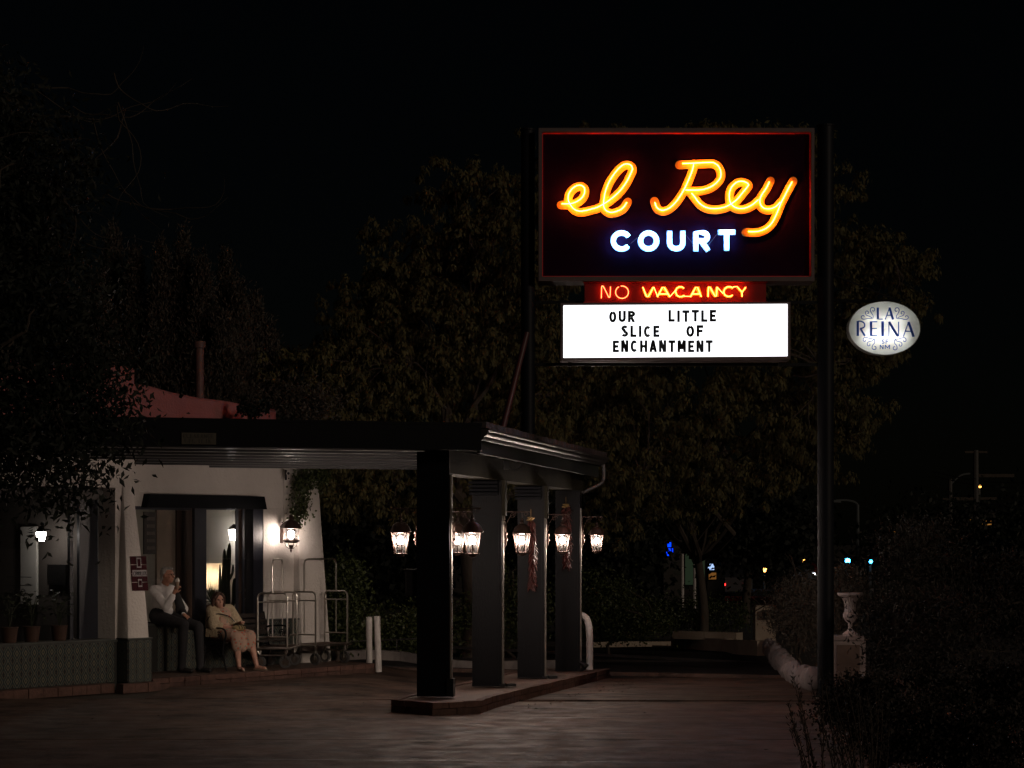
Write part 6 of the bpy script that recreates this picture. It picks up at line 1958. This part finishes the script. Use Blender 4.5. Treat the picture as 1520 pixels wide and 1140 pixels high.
# planter
pa_, pb_ = gp(1005, 962), gp(1134, 970.5)
wall_path('planter_wall', 'low tan planter wall at the end of the drive', 'wall', [(pa_[0] + (pb_[0] - pa_[0]) * i / 5, pa_[1] + (pb_[1] - pa_[1]) * i / 5) for i in range(6)], .30, .35, STUCCO2)
bn = thing('stone_bench_block', 'long low tan block lying on the planter wall', 'block', (pa_[0], pa_[1], 0))
qa, qb = P(1003, 948, 49.5), P(1098, 948, 48.6)
d = (qb - qa); d.z = 0; L_ = d.length; ang = math.atan2(d.y, d.x); c = (qa + qb) / 2
zg = P(0, 949.5, 49).z
for k in range(2):
    cc_ = qa.lerp(qb, .25 + .5 * k)
    MB().box((cc_.x, cc_.y, zg + .10), (L_ / 2 - .012, .40, .19), ang).build('block', STUCCO2, bn)
pr_ = thing('gate_pier', 'tan stucco pier with a small dark box on its face', 'pier', P(1136, 972, 46.5))
X0, X1 = P(1121.5, 0, 46.5).x, P(1151.5, 0, 46.5).x
zt_ = P(0, 899, 46.5).z
MB().prism([(X0, 46.5), (X1, 46.5), (X1, 47.0), (X0, 47.0)], -.75, zt_ - .03).build('shaft', STUCCO2, pr_)
MB().prism([(X0 + .03, 46.53), (X1 - .03, 46.53), (X1 - .03, 46.97), (X0 + .03, 46.97)], zt_ - .03, zt_).build('cap', STUCCO2, pr_)
MB().box((P(1141, 0, 46.4).x, 46.42, P(0, 912, 46.4).z), (.26, .14, .20)).build('letter_box', IRON, pr_)
MB().box((P(1141, 0, 46.4).x, 46.34, P(0, 912, 46.4).z), (.19, .02, .14)).build('box_door', mat('dull_box_door', (.12, .10, .07), .6), pr_)
# whitewashed boulders in a curve
wpts = []
for px, py in ((1147, 967), (1150, 972), (1155, 977), (1160, 983), (1166, 989), (1172, 995), (1179, 1002), (1187, 1009), (1197, 1015), (1209, 1021), (1224, 1026)):
    wpts.append(gp(px, py))
sw = thing('stone_wall', 'curved low wall of whitewashed stones along the right of the drive', 'wall', (wpts[0][0], wpts[0][1], G(*wpts[0])))
pth = catmull([Vector((a, b, 0)) for a, b in wpts], 4)
acc = 0; last = pth[0]; k = 0
Ltot = sum((pth[i + 1] - pth[i]).length for i in range(len(pth) - 1))
pos = []; s = 0
for i in range(len(pth) - 1):
    seg_ = pth[i + 1] - pth[i]; L_ = seg_.length
    while s < L_:
        pos.append((pth[i] + seg_ * (s / L_), seg_.normalized())); s += .34
    s -= L_
for p_, d_ in pos:
    h = random.uniform(.26, .38); z = G(p_.x, p_.y)
    M = Matrix.Rotation(math.atan2(d_.y, d_.x) + random.uniform(-.2, .2), 3, 'Z')
    mb = MB(); off = Vector((-d_.y, d_.x, 0)) * -.13
    mb.ball(p_ + off + Vector((0, 0, z + h * .42)), (random.uniform(.155, .19), .15, h * random.uniform(.52, .68)), 10, 6, M)
    for i in range(len(mb.v)): mb.v[i] = tuple(Vector(mb.v[i]) + Vector((random.gauss(0, .014), random.gauss(0, .014), random.gauss(0, .014))))
    mb.build('stone', STONEW, sw, True)
# pedestal with urn
ped = thing('pedestal', 'pale stucco pedestal behind the tall pole carrying the urn', 'pedestal', P(1262, 1020, 28.4))
Xa, Xb = P(1233, 0, 28.4).x, P(1285, 0, 28.4).x
zt_ = P(0, 945, 28.4).z
MB().prism([(Xa, 28.4), (Xb, 28.4), (Xb, 28.95), (Xa, 28.95)], -.2, zt_ - .05).build('shaft', PEDW, ped)
MB().prism([(Xa - .03, 28.37), (Xb + .03, 28.37), (Xb + .03, 28.98), (Xa - .03, 28.98)], zt_ - .05, zt_).build('cap', PEDW, ped)
MB().prism([(Xa + .09, 28.385), (Xb - .09, 28.385), (Xb - .09, 28.398), (Xa + .09, 28.398)], -.15, zt_ - .12).build('inset', mat('brown_inset_panel', (.16, .11, .09), .9, var=.3, scale=4), ped)
uc = P(1262, 943, 28.65); ur = thing('garden_urn', 'pale fluted garden urn on the pedestal beside the tall pole', 'urn', (uc.x, uc.y, zt_))
s_ = 28.65 / 2900
def up(r_, py): return (r_ * s_, P(0, py, 28.65).z)
prof_ = [up(11, 943.5), up(11, 940.5), up(8, 938), up(4, 935), up(2.6, 930), up(3.5, 927.5), up(3, 925.5), up(7, 922), up(10.5, 916), up(11, 911), up(8.6, 908), up(8.4, 900), up(9.5, 893), up(12.5, 888), up(17.5, 884), up(19, 882.5), up(19, 880), up(15, 880.5), up(11, 884)]
mb = MB(); mb.lathe(prof_, (uc.x, uc.y, 0), seg=36)
for i in range(len(mb.v)):
    ring = i // 36
    if 7 <= ring <= 13 and i % 2:
        v = Vector(mb.v[i]); c_ = Vector((uc.x, uc.y, v.z)); mb.v[i] = tuple(c_ + (v - c_) * .90)
mb.build('body', mat('pale_urn_stone', (.56, .47, .46), .8, var=.2, scale=7, bump=.3, bscale=30), ur)
# junipers and hedge along the right side
def bushy(name, lab, cat, D, bb, n_, per, cr, ls, m, seed, wr=.3, droop=-.6, group=None, zb=None):
    b = P(bb[0][0], 1000, D)
    return tree(name, lab, (b.x, b.y, G(b.x, b.y) - .06 if zb is None else zb), .3, .05, [blob(*((x, y, D + dd, a, c))) for x, y, a, c, dd in bb], n_, per, cr, ls, m, seed, droop, wr, 7, group, cat, shell=.3)
bushy('juniper_hedge', 'brownish upright hedge rising behind the whitewashed stones', 'hedge', 36, [(1185, 912, 26, 50, 0), (1205, 915, 20, 58, -2), (1170, 908, 14, 48, 4), (1160, 905, 10, 40, 7)], 240, 46, .34, .085, LEAF_J, 61, .13)
bushy('juniper_shrub', 'brownish juniper behind the urn and the tall pole', 'shrub', 31.5, [(1262, 895, 26, 50, 0), (1245, 910, 18, 50, 0), (1260, 845, 10, 20, 0)], 150, 46, .26, .075, LEAF_J, 62, .13)
bushy('juniper_shrub', 'large dark juniper mass right of the urn', 'shrub', 27.0, [(1345, 880, 50, 110, 0), (1375, 845, 50, 78, 1), (1318, 940, 24, 80, -.5), (1430, 890, 60, 65, 1), (1500, 905, 60, 90, 1), (1390, 940, 80, 70, -1)], 480, 50, .36, .085, LEAF_K, 63, .15)
bushy('flowering_shrub', 'rounded dry flowering shrubs in the dark right foreground', 'shrub', 15.5, [(1300, 1040, 60, 40, 0), (1390, 1020, 55, 40, 0), (1460, 1030, 60, 45, .3), (1350, 1090, 90, 50, -1), (1450, 1100, 90, 60, -1.2), (1530, 1040, 60, 60, 0)], 420, 60, .17, .035, LEAF_S, 64, .3, -.4)
bushy('flowering_shrub', 'small dark shrub beside the foot of the tall pole', 'shrub', 19.5, [(1262, 1035, 30, 30, 0), (1240, 1060, 24, 30, 0), (1300, 1060, 40, 36, 0)], 130, 50, .16, .04, LEAF_S, 65, .3, -.4)
# spiky stalks at the lower right
random.seed(5)
st_ = thing('spiky_stalks', 'tall thin dark leafy stalks rising at the right edge of the drive', 'plant', P(1215, 1140, 13.5) * 1)
mb = MB(); lv = []
for k in range(30):
    x0 = random.uniform(1205, 1300); y0 = 1185; D = random.uniform(12.6, 14.2)
    x1 = x0 - random.uniform(0, 50) * (1 if k % 3 else -.5); y1 = random.uniform(1000, 1100)
    if k < 3: x0, x1, y1 = (1210, 1177, 1003) if k == 0 else ((1200, 1171, 1048) if k == 1 else (1222, 1188, 1062)); 
    a = P(x0, y0, D); b = P(x1, y1, D); a.z = min(a.z, 0); mid = a.lerp(b, .55) + Vector((.03, 0, .0))
    q = catmull([a, mid, b], 6)
    mb.tube(q, [.006 * (1 - .6 * i / (len(q) - 1)) for i in range(len(q))], 4)
    for j in range(3, len(q)):
        for _ in range(7):
            lv.append(q[j] + Vector((random.gauss(0, .006), random.gauss(0, .006), random.gauss(0, .03))))
mb.build('stalks', BARK, st_)
leaf_mesh('leaves', np.array([tuple(v) for v in lv]), 0.036, LEAF_S, st_, -1.4, .12, seed=9)

# ---------------------------------------------------------------- far street: poles, lamps, signals, shops, cars
def fpole(name, lab, cat, px, yt, yb_, D, w, m=None):
    a, b = P(px, yb_, D), P(px, yt, D); a.z = -.85
    t = thing(name, lab, cat, (a.x, a.y, a.z))
    MB().tube([a, b], [w * .6, w * .42], 8).build('pole', m or mat('weathered_pole', (.09, .085, .08), .8), t)
    return t, b
GREYP = mat('grey_street_pole', (.11, .12, .125), .7, spec=.1)
t, b = fpole('utility_pole', 'tall bare utility pole on the dark right skyline', 'pole', 1448.5, 668, 800, 95, .30)
MB().box((b.x + .9, b.y, P(0, 706, 95).z), (1.9, .14, .16)).build('crossarm', BARK, t)
MB().box((b.x - .1, b.y, P(0, 740, 95).z), (2.2, .14, .12)).build('crossarm', BARK, t)
MB().box((b.x, b.y, b.z - .1), (1.1, .12, .1)).build('crossarm', BARK, t)
t, b = fpole('utility_pole', 'shorter utility pole with a curved arm left of the tall bare one', 'pole', 1410.5, 711, 770, 100, .24)
MB().tube(catmull([(b.x, b.y, b.z - .3), P(1425, 706, 100), P(1440, 703, 100)], 4), .05, 5).build('arm', GREYP, t)
MB().box((P(1422, 740, 100).x, b.y, P(0, 741, 100).z), (1.6, .12, .12)).build('crossarm', BARK, t)
t, b = fpole('street_lamp', 'thin grey street lamp with a curved arm right of the tall pole', 'street lamp', 1273, 749, 806, 90, .18, GREYP)
MB().tube(catmull([b, P(1268, 745, 90), P(1256, 742.5, 90), P(1241, 743, 90)], 4), .05, 5).build('arm', GREYP, t)
MB().box(tuple(P(1240, 744, 90)), (.5, .2, .12)).build('head', GREYP, t)
# wires
wr_ = thing('power_lines', 'faint power lines sagging between the far utility poles', 'wires', P(1448, 700, 95))
for y0, y1 in ((700, 716), (706, 724), (740, 745)):
    p = [P(1385 + 145 * i / 12, y0 + (y1 - y0) * i / 12 + 6 * math.sin(math.pi * i / 12), 95) for i in range(13)]
    MB().tube(p, .025, 4).build('wire', IRON, wr_)
def glow(name, lab, cat, px, py, D, r, col, st, group=None):
    c = P(px, py, D); z0 = -.85
    t = thing(name, lab, cat, (c.x, c.y, z0), group)
    MB().tube([(c.x, c.y + .15, z0), (c.x, c.y + .15, c.z + r)], .07, 6).build('pole', GREYP, t)
    MB().box((c.x, c.y + .06, c.z), (r * 2.4, .1, r * 2.6)).build('housing', IRON, t)
    MB().ball((c.x, c.y - .03, c.z), (r, r * .5, r), 10, 6).build('lens', emit(f'glow_{len(MATS)}', col, st, (.05, .05, .05)), t, True)
    return t
CY = (.03, .45, 1.0); AM = (1.0, .42, .08); RD = (1.0, .02, .02); WH = (.75, .85, 1.0)
glow('traffic_signal', 'bluish signal light glowing through the shrub right of the tall pole', 'traffic light', 1258, 832.5, 78, .10, CY, 45)
glow('traffic_signal', 'bluish signal light farther right, clear of the shrub', 'traffic light', 1292.5, 833.5, 82, .075, CY, 22)
glow('traffic_signal', 'bluish signal light low in the distance left of the hedge', 'traffic light', 1115.5, 853, 120, .10, CY, 14)
glow('street_lamp', 'tiny amber lamp low over the distant street', 'street lamp', 1135, 846, 120, .13, AM, 9)
glow('street_lamp', 'tiny amber lamp highest in the distance over the street', 'street lamp', 1192.5, 831.5, 125, .10, AM, 9)
glow('street_lamp', 'tiny dim amber lamp between the two brighter ones', 'street lamp', 1173, 837, 130, .09, AM, 2)
glow('street_lamp', 'tiny amber lamp near the far utility poles', 'street lamp', 1454.5, 722, 110, .09, AM, 4)
glow('street_lamp', 'dim amber lamp beyond the junipers on the right skyline', 'street lamp', 1329, 791, 110, .08, AM, 1.6)
glow('red_signal', 'small red light beside the lit shop signs', 'traffic light', 1066, 852.5, 100, .12, RD, 10)
def shop(lab, px0, px1, py0, py1, D, wincol, st, wins):
    a, b = P(px0, py1, D), P(px1, py0, D)
    t = thing('shop_building', lab, 'building', (a.x, a.y, -.85))
    MB().prism([(a.x, D), (b.x, D), (b.x, D + 6), (a.x, D + 6)], -.85, b.z).build('wall', mat('dark_far_wall', (.05, .045, .04), .9), t)
    MB().prism([(a.x - .15, D - .15), (b.x + .15, D - .15), (b.x + .15, D + 6.1), (a.x - .15, D + 6.1)], b.z + .003, b.z + .14).build('roof', IRON, t)
    for (x0, x1, y0, y1, col, s_) in wins:
        p, q = P(x0, y1, D - .05), P(x1, y0, D - .05)
        f = MB(); f.prism([(p.x - .05, D - .06), (q.x + .05, D - .06), (q.x + .05, D - .004), (p.x - .05, D - .004)], p.z - .05, q.z + .05)
        f = f.build('window', IRON, t)
        MB().prism([(p.x, D - .09), (q.x, D - .09), (q.x, D - .062), (p.x, D - .062)], p.z, q.z).build('pane', emit(f'pane_{len(MATS)}', col, s_, (.02, .02, .02)), f)
    return t
shop('dark shop with a blue neon sign half hidden by leaves', 985, 1012, 800, 900, 88, None, 0, [(991, 996, 805, 812, (.0, .04, 1.0), 2.2), (992, 999, 814, 820, (.0, .04, 1.0), 1.6), (989, 994, 819, 825, (.0, .04, 1.0), 2.0)])
shop('dim green lit shop front behind slim white poles', 1014, 1048, 812, 900, 92, None, 0, [(1017, 1029, 820, 868, (.10, .17, .09), .10), (1034, 1046, 818, 870, (.12, .17, .09), .10)])
shop('shop with a small bright blue white sign and an amber doorway', 1050, 1076, 832, 900, 96, None, 0, [(1051, 1060, 837, 846, (.42, .60, 1.0), 1.1), (1052, 1063, 850, 860, (.5, .2, .04), .28)])
shop('far building with amber lit windows past the utility poles', 1436, 1478, 760, 860, 112, None, 0, [(1449, 1454, 764, 767.5, AM, .9), (1440, 1452, 771, 773, AM, .30), (1455, 1472, 772, 774, AM, .30), (1440, 1449, 778, 780, AM, .25), (1452, 1475, 777.5, 779.5, AM, .30), (1442, 1447, 784, 798, (.5, .2, .03), .30), (1453, 1470, 784, 787, AM, .16)])
for px, lab in ((1013, 'slim pale pole before the green lit shop, left one'), (1031, 'slim pale pole before the green lit shop, right one')):
    fpole('slim_pole', lab, 'pole', px, 822, 878, 86, .13, emit('pale_lit_pole', (.6, .65, .7), .05, (.6, .6, .6)) if False else WHITEP)
def car(lab, px, py, D, heads, body=(.1, .1, .11)):
    c = P(px, py, D); z0 = -.80
    t = thing('car', lab, 'car', (c.x, D, z0), 'cars on the far street')
    m = mat(f'car_paint_{len(MATS)}', body, .3, metal=.3)
    pr = [(-.85, .25), (-.88, .75), (-.70, .92), (-.60, 1.38), (.60, 1.38), (.70, .92), (.88, .75), (.85, .25)]
    vs = []
    for y, sc_, hz in ((0, .94, .66), (.25, 1, .72), (1.1, 1, .80), (1.7, 1, 1.0), (3.2, 1, 1.0), (4.0, 1, .80), (4.4, .94, .7)):
        for x, z in pr: vs.append((c.x + x * sc_, D + y, z0 + .25 + (z - .25) * hz))
    fs = []
    for i in range(6):
        for j in range(8):
            a = i * 8 + j; b_ = i * 8 + (j + 1) % 8; fs.append((a, b_, b_ + 8, a + 8))
    fs += [tuple(range(7, -1, -1)), tuple(range(48, 56))]
    MB().add(vs, fs).build('body', m, t, True)
    for x in (-.78, .78):
        for y in (.8, 3.5):
            MB().tube([(c.x + x - .1, D + y, z0 + .32), (c.x + x + .1, D + y, z0 + .32)], .32, 14).build('wheel', IRON, t)
    for x in (-.62, .62):
        MB().ball((c.x + x, D - .01, z0 + .62), (.13, .05, .09), 8, 5).build('headlight' if heads else 'taillight', emit('headlight_glow', (.85, .92, 1.0), 14) if heads else emit('taillight_glow', (1, .02, .02), 6), t, True)
    MB().add([(c.x - .58, D + 1.12, z0 + .95), (c.x + .58, D + 1.12, z0 + .95), (c.x + .52, D + 1.62, z0 + 1.34), (c.x - .52, D + 1.62, z0 + 1.34)], [(0, 1, 2, 3)]).build('windscreen', IRON, t)
car('distant car with bright headlights in the gap left of the hedge', 1084, 866, 108, True)
car('distant car with white headlights nearest the tall pole', 1195, 852, 139, True)
car('distant car showing red tail lights beside the hedge top', 1203, 851, 141, False, (.2, .02, .02))
car('distant car showing small red tail lights low in the gap', 1091, 864, 104, False)

# ---------------------------------------------------------------- joined pieces nobody counts
for o in COL.objects:
    if o.type == 'MESH' and o.get('kind') is None and o.name.split('.')[0] in ('crown', 'leaves', 'foliage', 'twigs', 'bare_twigs'):
        pass
